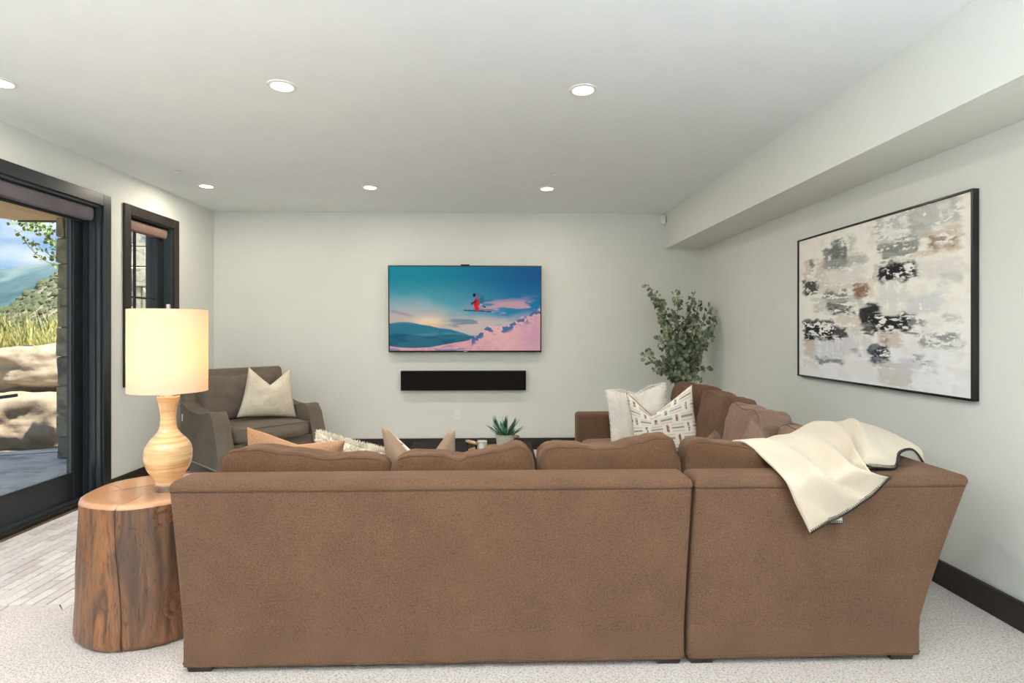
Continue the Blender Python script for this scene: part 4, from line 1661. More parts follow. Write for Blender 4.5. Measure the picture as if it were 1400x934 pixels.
# television picture: a skier in the air over a snowy ridge at sunset
def tv_image(H=240, W=426):
    # picture coordinates follow a 1300 x 730 sheet
    y, x = np.meshgrid(np.linspace(0, 730, H), np.linspace(0, 1300, W), indexing='ij')
    img = np.zeros((H, W, 3))
    lin = lambda *c: np.array(srgb(*c)[:3])
    tl, tr, ml, mr = lin(0, 140, 160), lin(0, 86, 142), lin(96, 172, 182), lin(10, 120, 168)
    fx = (x / 1300)[..., None]
    top = tl * (1 - sm(fx, .1, 1)) + tr * sm(fx, .1, 1)
    mid = ml * (1 - sm(fx, .2, 1)) + mr * sm(fx, .2, 1)
    t = sm(y, 60, 400)[..., None]
    img[...] = top * (1 - t) + mid * t
    n1 = vnoise(H, W, 5, 4, 3); n2 = vnoise(H, W, 16, 5, 11); n3 = vnoise(H, W, 30, 40, 7)
    # pale cloud bank
    edge = 210 + 130 * sm(x, 250, 520) + 20 * sm(x, 600, 900) + (n1 - .5) * 160
    cl = sm(y, edge, edge + 150)
    mixc(img, cl * .75, (170, 186, 190))
    mixc(img, cl * sm(y, 300, 500) * .8, (218, 190, 176))
    pink = sm(n2, .46, .62) * np.exp(-((x - 1080) / 260) ** 2 - ((y - 360) / 60) ** 2)
    mixc(img, np.clip(pink * 1.8, 0, .85), (212, 160, 170))
    dk = sm(n2, .5, .64) * np.exp(-((x - 720) / 220) ** 2 - ((y - 490) / 40) ** 2)
    mixc(img, np.clip(dk * 1.6, 0, .7), (70, 124, 150))
    wisp = np.exp(-((y - (385 + (x - 20) * .25)) / 12) ** 2) * sm(x, 0, 20) * (1 - sm(x, 150, 230))
    mixc(img, wisp * .6, (160, 130, 136))
    sunm = np.exp(-((x - 335) / 120) ** 2 - ((y - 480) / 45) ** 2)
    mixc(img, np.clip(sunm, 0, .8), (255, 226, 190))
    glow = np.exp(-((x - 340) / 90) ** 2 - ((y - 508) / 12) ** 2)
    mixc(img, np.clip(glow, 0, .8), (255, 196, 110))
    # far mountains
    ridge = np.interp(x[0], [0, 60, 130, 190, 260, 340, 430, 520, 640, 720], [494, 482, 480, 484, 500, 512, 534, 545, 580, 610])
    ridge = ridge + (n1[0] - .5) * 8
    mt = sm(y, ridge - 3, ridge + 3) * (x < 735)
    mixc(img, mt, (44, 122, 148))
    mixc(img, mt * sm(n2, .46, .6) * .35, (110, 160, 176))
    front = np.interp(x[0], [0, 60, 150, 300, 450, 560, 700], [590, 578, 585, 604, 600, 590, 600])
    mt2 = sm(y, front - 10, front + 10) * (x < 735)
    mixc(img, mt2 * .9, (8, 92, 118))
    mixc(img, mt2 * sm(n2, .54, .64) * .25, (70, 140, 160))
    # snow slope
    s0 = np.interp(x[0], [0, 80, 220, 350, 500, 680, 720, 760, 850, 900, 1000, 1090, 1140, 1200, 1240, 1300], [690, 702, 706, 700, 672, 640, 615, 590, 510, 520, 520, 470, 430, 430, 370, 362])
    snow = sm(y, s0 - 2, s0 + 3)
    mixc(img, snow, (228, 172, 178))
    mixc(img, snow * sm(n3, .42, .6) * .6, (208, 150, 172))
    mixc(img, snow * np.exp(-((x - 1000 - (y - 600) * 1.2) / 260) ** 2) * .6, (244, 190, 178))
    mixc(img, snow * sm(x, 950, 1250) * sm(y, 430, 620) * .45, (192, 142, 178))
    bl_ = (y > s0) * (x > 705) * (y < s0 + 85) * sm(n3, .46, .50) * (1 - sm(y - s0, 30, 85))
    mixc(img, np.clip(bl_, 0, .92), (20, 104, 156))
    streak = sm(n2, .54, .58) * (x < 680) * sm(y, s0 + 12, s0 + 22) * (1 - sm(y, s0 + 60, s0 + 80))
    mixc(img, streak * .7, (62, 120, 160))

    def poly(pts, col, a=1.0):
        inside = np.zeros(x.shape, bool)
        n = len(pts)
        j = n - 1
        for i in range(n):
            xi, yi = pts[i]; xj, yj = pts[j]
            c = ((yi > y) != (yj > y)) & (x < (xj - xi) * (y - yi) / (yj - yi + 1e-9) + xi)
            inside ^= c
            j = i
        mixc(img, inside * a, col)

    def line(p, q, wd, col):
        d = np.hypot(q[0] - p[0], q[1] - p[1])
        t = np.clip(((x - p[0]) * (q[0] - p[0]) + (y - p[1]) * (q[1] - p[1])) / d ** 2, 0, 1)
        r = np.hypot(x - p[0] - t * (q[0] - p[0]), y - p[1] - t * (q[1] - p[1]))
        mixc(img, 1 - sm(r, wd, wd + 2.5), col)

    def ell(cx, cy, rx, ry, col):
        r = ((x - cx) / rx) ** 2 + ((y - cy) / ry) ** 2
        mixc(img, 1 - sm(r, .8, 1.15), col)
    line((642, 378), (870, 390), 4, (24, 80, 110))
    line((760, 378), (880, 370), 2.5, (120, 110, 130))
    line((800, 300), (890, 288), 2, (50, 90, 110))
    line((770, 330), (820, 350), 2.5, (40, 50, 70)); ell(820, 350, 7, 6, (20, 30, 40))
    poly([(715, 310), (745, 285), (762, 300), (770, 325), (762, 345), (775, 368), (765, 382), (735, 382), (728, 350)], (226, 28, 30))
    ell(780, 286, 34, 42, (40, 110, 140)); ell(758, 262, 26, 28, (58, 128, 154))
    poly([(730, 280), (768, 276), (770, 318), (745, 330), (724, 322)], (214, 30, 34))
    ell(752, 240, 22, 18, (60, 120, 146)); ell(728, 246, 13, 16, (22, 26, 34)); ell(757, 246, 8, 7, (196, 40, 36))
    line((706, 322), (740, 300), 7, (60, 40, 60)); ell(786, 330, 14, 10, (190, 160, 180))
    return img


tvr = empty('television', (-.336, 6.37, 1.115), (math.radians(2.2), 0, 0), label='wide flat television showing a jumping skier above snowy mountains', cat='television')
TW, THH = 1.715, .972
box('housing', (-TW / 2 + .01, -.012, .01), (TW / 2 - .01, .03, THH - .01), M['tv_black'], tvr, .004, 1)
for lo, hi in (((-TW / 2, -.022, 0), (TW / 2, -.010, .018)), ((-TW / 2, -.022, THH - .012), (TW / 2, -.010, THH)),
               ((-TW / 2, -.022, .018), (-TW / 2 + .012, -.010, THH - .012)), ((TW / 2 - .012, -.022, .018), (TW / 2, -.010, THH - .012))):
    box('bezel', lo, hi, M['tv_black'], tvr, .002, 1)
box('wall_mount', (-.25, .03, .3), (.25, .058, .7), M['black_metal'], tvr)
box('camera_bump', (-.05, -.02, THH), (.05, .01, THH + .014), M['tv_black'], tvr, .005, 2)
box('maker_badge', (-.02, -.0228, .006), (.02, -.0222, .013), M['chrome'], tvr)
M['screen'] = vcol_mat('lit_screen_picture', 0.12, emit=0.82)
sc = picture_mesh('screen', tv_image(), TW - .024, THH - .03, M['screen'], tvr)
sc.location = (0, -.0135, .018)
sb = empty('soundbar', (-.356, 6.43, .682), label='long black fabric fronted soundbar on the wall under the television', cat='speaker')
box('housing', (-.705, -.075, 0), (.705, -.002, .222), M['tv_black'], sb, .004, 1)
box('cloth_grille', (-.698, -.080, .006), (.698, -.074, .216), M['grille'], sb, .003, 1)
ou = empty('wall_outlet', (-.436, YB, .405), label='white electrical outlet plate low on the television wall', cat='outlet')
box('cover_plate', (-.036, -.006, -.059), (.036, 0, .059), M['white_plastic'], ou, .003, 2)
box('receptacle', (-.017, -.009, -.034), (.017, -.005, .034), M['white_plastic'], ou, .002, 1)
for dz in (-.018, .018):
    for dx in (-.006, .006):
        box('slot', (dx - .0012, -.0095, dz - .004), (dx + .0012, -.0088, dz + .004), M['dark_slot'], ou)


# ------------------------------------------------------------------ abstract painting
def art_image(H=270, W=410):
    img = np.zeros((H, W, 3))
    t, s = np.meshgrid(np.linspace(0, 1, H), np.linspace(0, 1, W), indexing='ij')
    img[...] = np.array(srgb(252, 250, 242)[:3])
    mixc(img, sm(t, .45, .95), (246, 248, 252))
    fine = vnoise(H, W, 60, 26, 1); streak = vnoise(H, W, 46, 7, 2); vstreak = vnoise(H, W, 8, 46, 5)
    grit = vnoise(H, W, 100, 60, 31, 2)
    blob = vnoise(H, W, 18, 20, 8); rag = vnoise(H, W, 22, 16, 9)
    mixc(img, sm(blob, .52, .7) * .25, (214, 208, 196))
    y0, y1 = 4.298, 2.692

    def st_(zx, zy):
        """a place on the sheet from a place in an enlarged view of the photograph"""
        u = 1070 + zx / 2.748; v = 240 + zy / 2.748
        dd = ray(u, v)
        yy = 2.352 * dd.y / dd.x
        z = CAM_H + dd.z * 2.352 / dd.x
        return (y0 - yy) / (y0 - y1), (2.045 - z) / 1.035

    def patch(x0, ya, x1, yb, col, k=.5, tex=streak, dens=.5, soft=.014, cut=.03):
        dens = min(1.15, dens + (.24 if sum(col) < 130 else .14))
        k = min(1, k * (1.1 if sum(col) < 340 or sum(col) > 730 else .82))
        a, b0 = st_(x0, (ya + yb) / 2); c, b1 = st_(x1, (ya + yb) / 2)
        xm = (x0 + x1) / 2
        _, ta = st_(xm, ya); _, tb = st_(xm, yb)
        wob = (rag - .5) * .05 + (fine - .5) * .05
        m = sm(s + wob, a - soft, a + soft) * (1 - sm(s + wob, c - soft, c + soft)) * sm(t + wob, ta - soft, ta + soft) * (1 - sm(t + wob, tb - soft, tb + soft))
        th = .5 + (.5 - dens) * .42
        soft_col = sum(col) > 300
        tx = .66 * tex + .34 * grit if soft_col else .8 * tex + .2 * grit
        m = m * sm(tx, th - cut, th + cut) * (.78 + .22 * sm(fine, .4, .6) if soft_col else 1.0)
        mixc(img, np.clip(m * k, 0, 1), col)
    G, DG, BK, TN, BR, LB, WH = (164, 168, 166), (104, 110, 110), (26, 28, 34), (200, 180, 158), (142, 104, 74), (208, 214, 222), (252, 252, 248)
    # upper right: grey scraping, brown veil
    patch(345, 130, 500, 235, G, .8, streak, .55); patch(490, 90, 680, 185, G, .85, blob, .75); patch(360, 235, 515, 312, DG, .8, streak, .6)
    patch(480, 180, 560, 260, G, .7, blob, .7); patch(530, 190, 680, 285, TN, .9, streak, .85); patch(555, 215, 665, 270, BR, .8, streak, .55)
    patch(590, 200, 670, 255, WH, .9, fine, .42); patch(380, 140, 480, 250, WH, .8, blob, .35); patch(490, 270, 680, 300, TN, .5, fine, .5)
    patch(520, 235, 560, 285, WH, .9, blob, .7); patch(590, 95, 640, 160, WH, .5, vstreak, .5)
    # black bar
    patch(362, 325, 500, 392, BK, 1, blob, .97, .012); patch(420, 335, 515, 390, BK, .8, fine, .6); patch(385, 335, 505, 388, WH, .9, fine, .30); patch(340, 330, 360, 400, G, .8, vstreak, .6)
    patch(515, 310, 680, 380, (226, 224, 218), .8, vstreak, .6); patch(600, 365, 680, 390, G, .6, streak, .6)
    # upper left
    patch(155, 265, 245, 345, DG, .85, fine, .62); patch(180, 245, 235, 320, DG, .85, vstreak, .55); patch(160, 305, 315, 350, G, .85, streak, .65)
    patch(248, 222, 272, 295, (196, 198, 194), .9, vstreak, .7); patch(80, 315, 160, 420, TN, .8, streak, .7); patch(100, 318, 112, 385, BK, .8, fine, .6)
    patch(100, 340, 120, 400, WH, .9, blob, .6); patch(130, 350, 320, 410, (222, 220, 214), .8, streak, .7)
    # middle left strokes
    patch(78, 400, 130, 450, BK, .85, fine, .45); patch(130, 405, 300, 440, TN, .6, streak, .6); patch(150, 435, 245, 465, DG, .9, streak, .6)
    patch(165, 470, 240, 500, BK, .85, streak, .5); patch(110, 455, 300, 520, G, .6, streak, .5); patch(180, 500, 270, 520, BK, .8, fine, .42)
    patch(270, 408, 325, 460, BR, .95, vstreak, .75); patch(325, 390, 345, 460, TN, .5, vstreak, .6); patch(200, 515, 320, 600, TN, .6, streak, .5)
    patch(360, 400, 470, 520, (224, 226, 222), .8, vstreak, .6)
    # black masses
    patch(290, 485, 365, 560, BK, .97, fine, .68); patch(335, 520, 505, 590, BK, .97, streak, .78); patch(300, 560, 350, 605, BK, .8, streak, .5)
    patch(350, 520, 500, 590, WH, .85, fine, .24); patch(78, 545, 190, 622, BK, .97, streak, .75); patch(160, 570, 240, 615, BK, .85, streak, .55); patch(85, 555, 200, 612, WH, .9, fine, .28)
    patch(480, 545, 545, 575, DG, .8, streak, .45)
    # pale blue and grey blocks
    patch(470, 445, 592, 515, LB, .95, vstreak, .75); patch(585, 400, 636, 425, LB, .9, blob, .8); patch(590, 435, 625, 465, LB, .7, blob, .8)
    patch(615, 520, 680, 560, G, .7, streak, .5); patch(520, 595, 680, 655, DG, .75, fine, .52); patch(540, 600, 680, 650, WH, .8, blob, .3)
    # lower band
    patch(78, 622, 122, 682, TN, .9, vstreak, .8); patch(120, 625, 230, 690, LB, .7, vstreak, .6); patch(118, 690, 225, 704, BK, .7, streak, .6)
    patch(260, 655, 285, 670, BK, .8, blob, .6); patch(225, 600, 340, 680, (214, 214, 218), .7, vstreak, .6); patch(330, 640, 400, 715, BK, .95, fine, .6); patch(340, 645, 395, 710, (150, 160, 176), .6, fine, .4)
    patch(368, 592, 450, 645, TN, .85, streak, .6); patch(385, 600, 410, 640, BR, .6, fine, .5)
    patch(368, 700, 495, 790, (206, 198, 190), .9, streak, .75); patch(440, 690, 585, 742, LB, .85, blob, .7); patch(505, 690, 560, 720, DG, .6, fine, .4); patch(225, 700, 368, 770, (238, 238, 236), .8, blob, .9)
    patch(500, 640, 680, 690, (240, 242, 246), .6, blob, .9); patch(80, 700, 130, 730, TN, .4, fine, .5)
    img += ((fine - .5) * .10)[..., None]
    return np.clip(img, 0, 1)


AW, AH = 1.59, 1.035
art = empty('framed_painting', (XR, (4.298 + 2.692) / 2, 1.011), (0, 0, -math.pi / 2), label='large abstract painting in white, grey, black and tan in a thin black frame', cat='painting')
M['canvas'] = vcol_mat('painted_canvas', 0.7, bumpy=0.35)
cv = picture_mesh('canvas', art_image(), AW - .012, AH - .012, M['canvas'], art)
cv.location = (0, -.026, .006)
FT = .036
for lo, hi in (((-AW / 2 - .006, -FT, -.006), (AW / 2 + .006, 0, .004)), ((-AW / 2 - .006, -FT, AH - .004), (AW / 2 + .006, 0, AH + .006)),
               ((-AW / 2 - .006, -FT, .004), (-AW / 2 + .004, 0, AH - .004)), ((AW / 2 - .004, -FT, .004), (AW / 2 + .006, 0, AH - .004))):
    box('frame_rail', lo, hi, M['tv_black'], art, .001, 1)
box('backing_board', (-AW / 2 + .004, -.022, .004), (AW / 2 - .004, -.004, AH - .004), M['black_trim'], art)

# ------------------------------------------------------------------ coffee table and what stands on it
TZ = .45
ct = empty('coffee_table', (-.14, 4.16, 0), label='black rectangular coffee table in front of the sofa', cat='table')
box('table_top', (-.52, -.43, TZ - .04), (.43, .43, TZ), M['table_black'], ct, .004, 2)
box('lower_shelf', (-.46, -.37, .12), (.37, .37, .145), M['table_black'], ct, .003, 1)
for sx in (-.48, .39):
    for sy in (-.39, .39):
        box('leg', (sx - .03, sy - .03, 0), (sx + .03, sy + .03, TZ - .04), M['table_black'], ct, .003, 1)
ty = 4.17
tray = empty('serving_tray', (-.015, ty, TZ), (0, 0, math.radians(38)), label='oval wooden tray with raised round wood handles on the coffee table', cat='tray')


def oval(name, prof, mat, parent, sx, sy, n=56):
    o = lathe(name, prof, mat, parent, n)
    for v in o.data.vertices:
        v.co.x *= sx; v.co.y *= sy
    return o


oval('tray_base', [(.0, 0.0), (.98, 0), (1.0, .004), (1.0, .030), (.97, .032), (.95, .012), (.0, .011)], M['tray_wood'], tray, .215, .15)
for s in (-1, 1):
    for dy in (-.055, .055):
        lathe('handle_post', [(.006, .02), (.006, .092), (.009, .096), (.009, .112), (.006, .114)], M['tv_black'], tray, 14, loc=(s * .195, dy, 0))
    tube('handle_bar', [(s * .195, -.065, .103), (s * .195, 0, .103), (s * .195, .065, .103)], [.011, .013, .011], M['tray_wood'], tray, 12)
cz = TZ + .0125
ca = empty('candle_jar', (-.096, ty - .02, cz), label='glass jar candle with round white label on the tray', cat='candle')
lathe('glass_jar', [(.038, 0), (.040, .002), (.040, .100), (.0375, .100), (.0375, .010), (.0, .010)], M['jar_glass'], ca, 36)
lathe('wax', [(.0365, .0105), (.0365, .080), (.010, .0815), (.0, .0815)], M['wax'], ca, 36, True, False)
lathe('wick', [(.0012, .081), (.0012, .092)], M['dark_slot'], ca, 6)
vs = []
for k in range(29):
    a = -math.pi / 2 - .16 + (k / 28 - .5) * 1.0
    h = math.sqrt(max(0, 1 - ((k / 28 - .5) * 2) ** 2)) * .021
    vs += [(.0407 * math.cos(a), .0407 * math.sin(a), .050 - h), (.0407 * math.cos(a), .0407 * math.sin(a), .050 + h)]
mesh('paper_label', vs, [(2 * k, 2 * k + 2, 2 * k + 3, 2 * k + 1) for k in range(28)], M['paper'], ca, True)
ag = empty('potted_succulent', (.073, ty, cz), label='green spiky succulent in a ribbed grey pot on the tray', cat='plant')
pr = []
ph = .128
for i in range(41):
    z = ph * i / 40
    r = .050 + (.073 - .050) * i / 40
    if 3 < i < 37: r += .0016 * math.sin(i / 40 * 2 * math.pi * 10)
    pr.append((r, z))
pr += [(.070, ph), (.066, ph - .014)]
lathe('pot', pr, M['pot'], ag, 48, True, False)
lathe('soil', [(.066, ph - .015), (.03, ph - .010), (.0, ph - .008)], M['soil'], ag, 32, False, False)


def blade(L, w, bend):
    vs, fs = [], []
    n = 8
    for i in range(n + 1):
        t = i / n
        ww = w * (0.55 + 1.2 * t - .4 * t * t) * (1 - t ** 3.2) + .0004
        if t < .3: ww *= .75 + .25 * t / .3
        z = L * t - 0.0
        y = bend * L * t * t
        for j in (-1, 0, 1):
            vs.append((j * ww, y - abs(j) * .25 * ww + (.1 * w if j == 0 else 0), z))
        vs.append((0, y + .35 * w * (1 - t), z))
    for i in range(n):
        a, b = i * 4, (i + 1) * 4
        fs += [(a, a + 1, b + 1, b), (a + 1, a + 2, b + 2, b + 1), (a + 2, a + 3, b + 3, b + 2), (a + 3, a, b, b + 3)]
    me = bpy.data.meshes.new('leaf')
    me.from_pydata(vs, [], fs)
    me.shade_smooth()
    me.materials.append(M['succulent'])
    return me


bm_s = [blade(.165, .0135, .05), blade(.150, .0135, .12), blade(.12, .014, .2)]
rnd = random.Random(3)
for ring, (cnt, tilt, mi) in enumerate(((2, 4, 0), (6, 30, 0), (8, 50, 1), (9, 68, 1), (7, 80, 2))):
    for k in range(cnt):
        a = 2 * math.pi * (k + .5 * (ring % 2)) / cnt + rnd.uniform(-.15, .15)
        o = link_mesh('leaf', bm_s[mi], None, ag, (.012 * math.cos(a), .012 * math.sin(a), ph - .012))
        o.rotation_mode = 'XYZ'
        o.rotation_euler = Euler((math.radians(tilt + rnd.uniform(-6, 6)), 0, a + math.pi / 2), 'XYZ')
        sc_ = rnd.uniform(.85, 1.08)
        o.scale = (sc_, sc_, sc_)

# ------------------------------------------------------------------ eucalyptus tree in the corner
eu = empty('potted_eucalyptus', (2.06, 5.98, 0), label='tall potted eucalyptus tree in the corner behind the sofa', cat='plant')
lathe('pot', [(.13, 0), (.15, .01), (.175, .16), (.17, .30), (.155, .31), (.15, .27)], M['basket'], eu, 40, True, False)
lathe('soil', [(.155, .268), (.08, .275), (.0, .276)], M['soil'], eu, 32, False, False)
rnd = random.Random(12)
tips = [(886, 388, 5.85), (896, 402, 5.75), (905, 412, 5.95), (921, 428, 5.80), (926, 396, 6.0), (948, 402, 6.05), (956, 412, 6.1), (972, 420, 5.95), (981, 436, 5.85), (976, 452, 5.75), (972, 468, 5.9),
        (879, 482, 5.85), (884, 494, 5.75), (893, 508, 5.7), (968, 503, 5.85), (958, 522, 5.7), (912, 450, 5.7), (930, 455, 5.7), (898, 462, 5.9), (915, 470, 5.85), (940, 430, 6.1), (945, 480, 5.8), (903, 436, 6.05), (935, 500, 5.65), (918, 512, 5.65), (907, 488, 5.7)]
stems, leaves = [], []
base = Vector((2.06, 5.98, .27))
crown = at_y(931, 530, 5.92)


def leaf_geo(c, nrm, up, r):
    nrm = nrm.normalized()
    a = nrm.cross(up)
    a = a.normalized() if a.length > 1e-5 else nrm.orthogonal().normalized()
    b = a.cross(nrm)
    vs = [c + (a * math.cos(k * math.pi / 4) * .92 + b * math.sin(k * math.pi / 4)) * r - nrm * (.25 * r) for k in range(8)] + [c]
    return vs, [(k, (k + 1) % 8, 8) for k in range(8)]


stems.append(tube_data([base, base.lerp(crown, .5) + Vector((.01, 0, 0)), crown], [.016, .013, .011], 7))
for (u, v, yy) in tips:
    tip = at_y(u, v, yy)
    tip.x = min(tip.x, XR - .05)
    start = base.lerp(crown, rnd.uniform(.75, 1.0))
    ctrl = start.lerp(tip, .5) + Vector((rnd.uniform(-.04, .04), rnd.uniform(-.04, .04), .10))
    ctrl.x += (start.x - tip.x) * .15
    pts = []
    for i in range(15):
        t = i / 14
        pts.append(start.lerp(ctrl, t).lerp(ctrl.lerp(tip, t), t))
    stems.append(tube_data(pts, [.0065 * (1 - .75 * i / 14) for i in range(15)], 5))
    L = (tip - start).length
    nl = max(10, int(L / .026))
    for k in range(nl):
        t = .22 + .78 * (k + rnd.random() * .5) / nl
        t = min(t, 1)
        p0 = start.lerp(ctrl, t).lerp(ctrl.lerp(tip, t), t)
        for side in (0, 1):
            d = Vector((rnd.uniform(-1, 1), rnd.uniform(-1, 1), rnd.uniform(-.4, .8))).normalized()
            r = rnd.uniform(.019, .036) * (1.05 - .3 * t)
            c = p0 + d * (r + rnd.uniform(.005, .035))
            if c.x > XR - .03 or c.y > YB - .03: continue
            leaves.append(leaf_geo(c, Vector((rnd.uniform(-1, 1), rnd.uniform(-1.2, .3), rnd.uniform(-.3, 1))), d, r))
            stems.append(tube_data([p0, c], .0012, 3))
sv, sf = merge(stems)
wchild(mesh('branches', sv, sf, M['stem'], None, True), eu)
sv, sf = merge(leaves)
fo = mesh('foliage', sv, sf, M['eucalyptus'], None, True)
fo['kind'] = 'stuff'
wchild(fo, eu)

# ------------------------------------------------------------------ outdoors
ZP = -.15
structure(mesh('patio_slab', [(XLO, -4, ZP), (-6.6, -4, ZP), (-7.6, 6.4, ZP), (-5.6, 7.42, ZP), (-3.2, 7.9, ZP), (XLO, 7.9, ZP)] +
               [(XLO, -4, ZP - .2), (-6.6, -4, ZP - .2), (-7.6, 6.4, ZP - .2), (-5.6, 7.42, ZP - .2), (-3.2, 7.9, ZP - .2), (XLO, 7.9, ZP - .2)],
               [(5, 4, 3, 2, 1, 0), (6, 7, 8, 9, 10, 11)] + [(k, (k + 1) % 6, 6 + (k + 1) % 6, 6 + k) for k in range(6)], M['patio']))
rp = [(XLO, 4.4), (XLO, 7.02), (-5.80, 7.02), (-6.35, 6.45), (-6.35, 4.4)]
vs = [(x, y, 2.70) for x, y in rp] + [(x, y, 2.95) for x, y in rp]
structure(mesh('roof_soffit', vs, [(0, 1, 2, 3, 4), (9, 8, 7, 6, 5)] + [(k, 5 + k, 5 + (k + 1) % 5, (k + 1) % 5) for k in range(5)], M['soffit_wood']))
structure(boxes('roof_fascia', [((-5.80, 7.02, 2.68), (XLO, 7.05, 2.97))], M['black_trim']))


def stone_block(lo, hi, mat, root, rnd):
    lo = Vector(lo); hi = Vector(hi)
    j = .012
    bm = bmesh.new()
    bm_box(bm, (lo - hi) / 2, (hi - lo) / 2, .012, 1)
    for v in bm.verts:
        v.co += Vector((rnd.uniform(-j, j), rnd.uniform(-j, j), rnd.uniform(-j * .5, j * .5)))
    return from_bm('stone', bm, mat, root, False, (lo + hi) / 2 - root.location)


rnd = random.Random(8)
colm = empty('stone_column', (-4.9, 7.0, ZP), label='grey brown stone column holding the patio roof outside the door', cat='column')
world_part('mortar_core', (-5.12, 6.80, ZP), (-4.58, 7.2, 2.69), M['mortar'], colm)
z = ZP
while z < 2.66:
    h = rnd.choice((.20, .26, .30, .34))
    z2 = min(z + h, 2.69)
    if 2.69 - z2 < .12: z2 = 2.69
    cuts = [-5.15, rnd.uniform(-5.05, -4.85), -4.55] if rnd.random() < .6 else [-5.15, rnd.uniform(-4.8, -4.7), -4.55]
    for a, b_ in zip(cuts[:-1], cuts[1:]):
        pj = rnd.uniform(-.015, .02)
        stone_block((a + .006, 6.76 - pj, z + .006), (b_ - .006, 7.23 + pj, z2 - .006), M['col_stone'], colm, rnd)
    z = z2
wst = empty('stone_wall', (-4.4, 8.1, ZP), label='pale stacked stone wall seen through the small window', cat='wall')
world_part('mortar_core', (-5.3, 8.06, ZP), (-3.2, 8.3, 3.6), M['mortar'], wst)
z = ZP
while z < 3.55:
    h = rnd.choice((.16, .22, .28, .34))
    z2 = min(z + h, 3.6)
    x = -5.34
    while x < -3.2:
        w = rnd.choice((.16, .24, .32, .42))
        x2 = min(x + w, -3.18)
        if -3.18 - x2 < .08: x2 = -3.18
        pj = rnd.uniform(0, .03)
        stone_block((x + .006, 8.0 - pj, z + .006), (x2 - .006, 8.16, z2 - .006), M['wall_stone'], wst, rnd)
        x = x2
    z = z2


def boulder(name, label, loc, size, seed, rot=0, flat=.0):
    bm = bmesh.new()
    bmesh.ops.create_icosphere(bm, subdivisions=5, radius=1)
    for v in bm.verts:
        p = v.co.copy()
        q = (abs(p.x) ** 3 + abs(p.y) ** 3 + abs(p.z) ** 3) ** (1 / 3)
        p = p / q
        d = noise.noise(p * 1.3 + Vector((seed, 0, 0))) * .22 + noise.noise(p * 3.1 + Vector((seed, 3, 0))) * .09
        d += -abs(noise.noise(p * 5 + Vector((0, seed, 0)))) * .06 + noise.noise(p * 12 + Vector((seed, 0, 9))) * .018
        p *= 1 + d
        v.co = Vector((p.x * size[0], p.y * size[1], p.z * size[2]))
    o = from_bm(name, bm, M['boulder'], None, True, loc, (0, 0, rot))
    return tag(o, label, 'boulder')


boulder('boulder', 'broad tan sandstone boulder resting on the patio edge', (-6.45, 8.12, .06), (.95, .62, .46), 2.0, .3)
boulder('boulder', 'upper tan sandstone boulder sitting on top of the broad boulder', (-6.84, 8.85, .80), (.76, .56, .34), 5.2, .25)
for (x, y, z, s, lab) in ((-7.78, 9.30, .92, .15, 'small flat rock on the bank by the grass, beside the upper boulder'), (-7.62, 8.98, .60, .17, 'small tan rock below the flat rock beside the boulders')):
    boulder('rock', lab, (x, y, z), (s * 1.4, s, s * .8), 20 + x, x)

# ground behind the boulders, rising bank, hillside and far mountain


def terrain(name, x0, x1, y0, y1, nx, ny, fz, mat):
    vs, fs = [], []
    for i in range(nx + 1):
        for j in range(ny + 1):
            x = x0 + (x1 - x0) * i / nx; y = y0 + (y1 - y0) * j / ny
            vs.append((x, y, fz(x, y)))
    for i in range(nx):
        for j in range(ny):
            a = i * (ny + 1) + j
            fs.append((a, a + ny + 1, a + ny + 2, a + 1))
    return structure(mesh(name, vs, fs, mat, None, True))


def bank_z(x, y):
    t = min(1, max(0, (y - 7.6) / 1.6))
    return ZP - .1 + t * .95 + .08 * noise.noise(Vector((x * .7, y * .7, 0))) - max(0, y - 11) * .10


terrain('ground_bank', -26, -3.3, 7.45, 26, 50, 40, bank_z, M['dry_ground'])
structure(mesh('ground_yard', [(-80, -80, ZP - .12), (80, -80, ZP - .12), (80, 7.6, ZP - .12), (-80, 7.6, ZP - .12)], [(0, 1, 2, 3)], M['dry_ground']))


def px_u(x, y):
    return 700 + F * (x * TC - y * TS) / (x * TS + y * TC)


def hill_z(x, y):
    """hillside whose crest, about 70 m away, climbs to the right of the view through the door"""
    u = px_u(x, y)
    crest_v = 462 - (u + 40) * .80 if u < 90 else 358 - (u - 90) * .3
    zc = CAM_H + (HORIZON - crest_v) / F * 70 * .97
    t = (y - 22) / 48
    zf = -1.2
    z = zf + (zc - zf) * min(1, max(0, t)) ** 1.15
    if y > 70: z -= (y - 70) * .35
    return z + .8 * noise.noise(Vector((x * .09, y * .09, 0))) * min(1, t + .2)


terrain('ground_hillside', -130, -10, 22, 110, 110, 70, hill_z, M['dry_ground'])


def mtn_z(x, y):
    r = 150 + .17 * (x + 1150) + 16 * noise.noise(Vector((x * .006, 3, 0)))
    t = math.exp(-((y - 1400) / 340) ** 2)
    return -60 + (r + 60) * t + 26 * noise.noise(Vector((x * .005, y * .005, 1))) * t * (1 - t)


terrain('ground_mountain', -2600, 600, 700, 1900, 80, 40, mtn_z, M['mountain'])

# shrubs on the hillside, grass and reeds on the bank
rnd = random.Random(21)
parts = []


def blob(c, r, n=7):
    vs, fs = [], []
    m = 4
    for i in range(m + 1):
        a = math.pi / 2 * i / m
        for k in range(n):
            b = 2 * math.pi * k / n
            j = 1 + rnd.uniform(-.25, .25)
            vs.append(c + Vector((r * math.cos(a) * math.cos(b) * j, r * math.cos(a) * math.sin(b) * j, r * .8 * math.sin(a) * j - .15 * r)))
    for i in range(m):
        for k in range(n):
            fs.append((i * n + k, i * n + (k + 1) % n, (i + 1) * n + (k + 1) % n, (i + 1) * n + k))
    return vs, fs


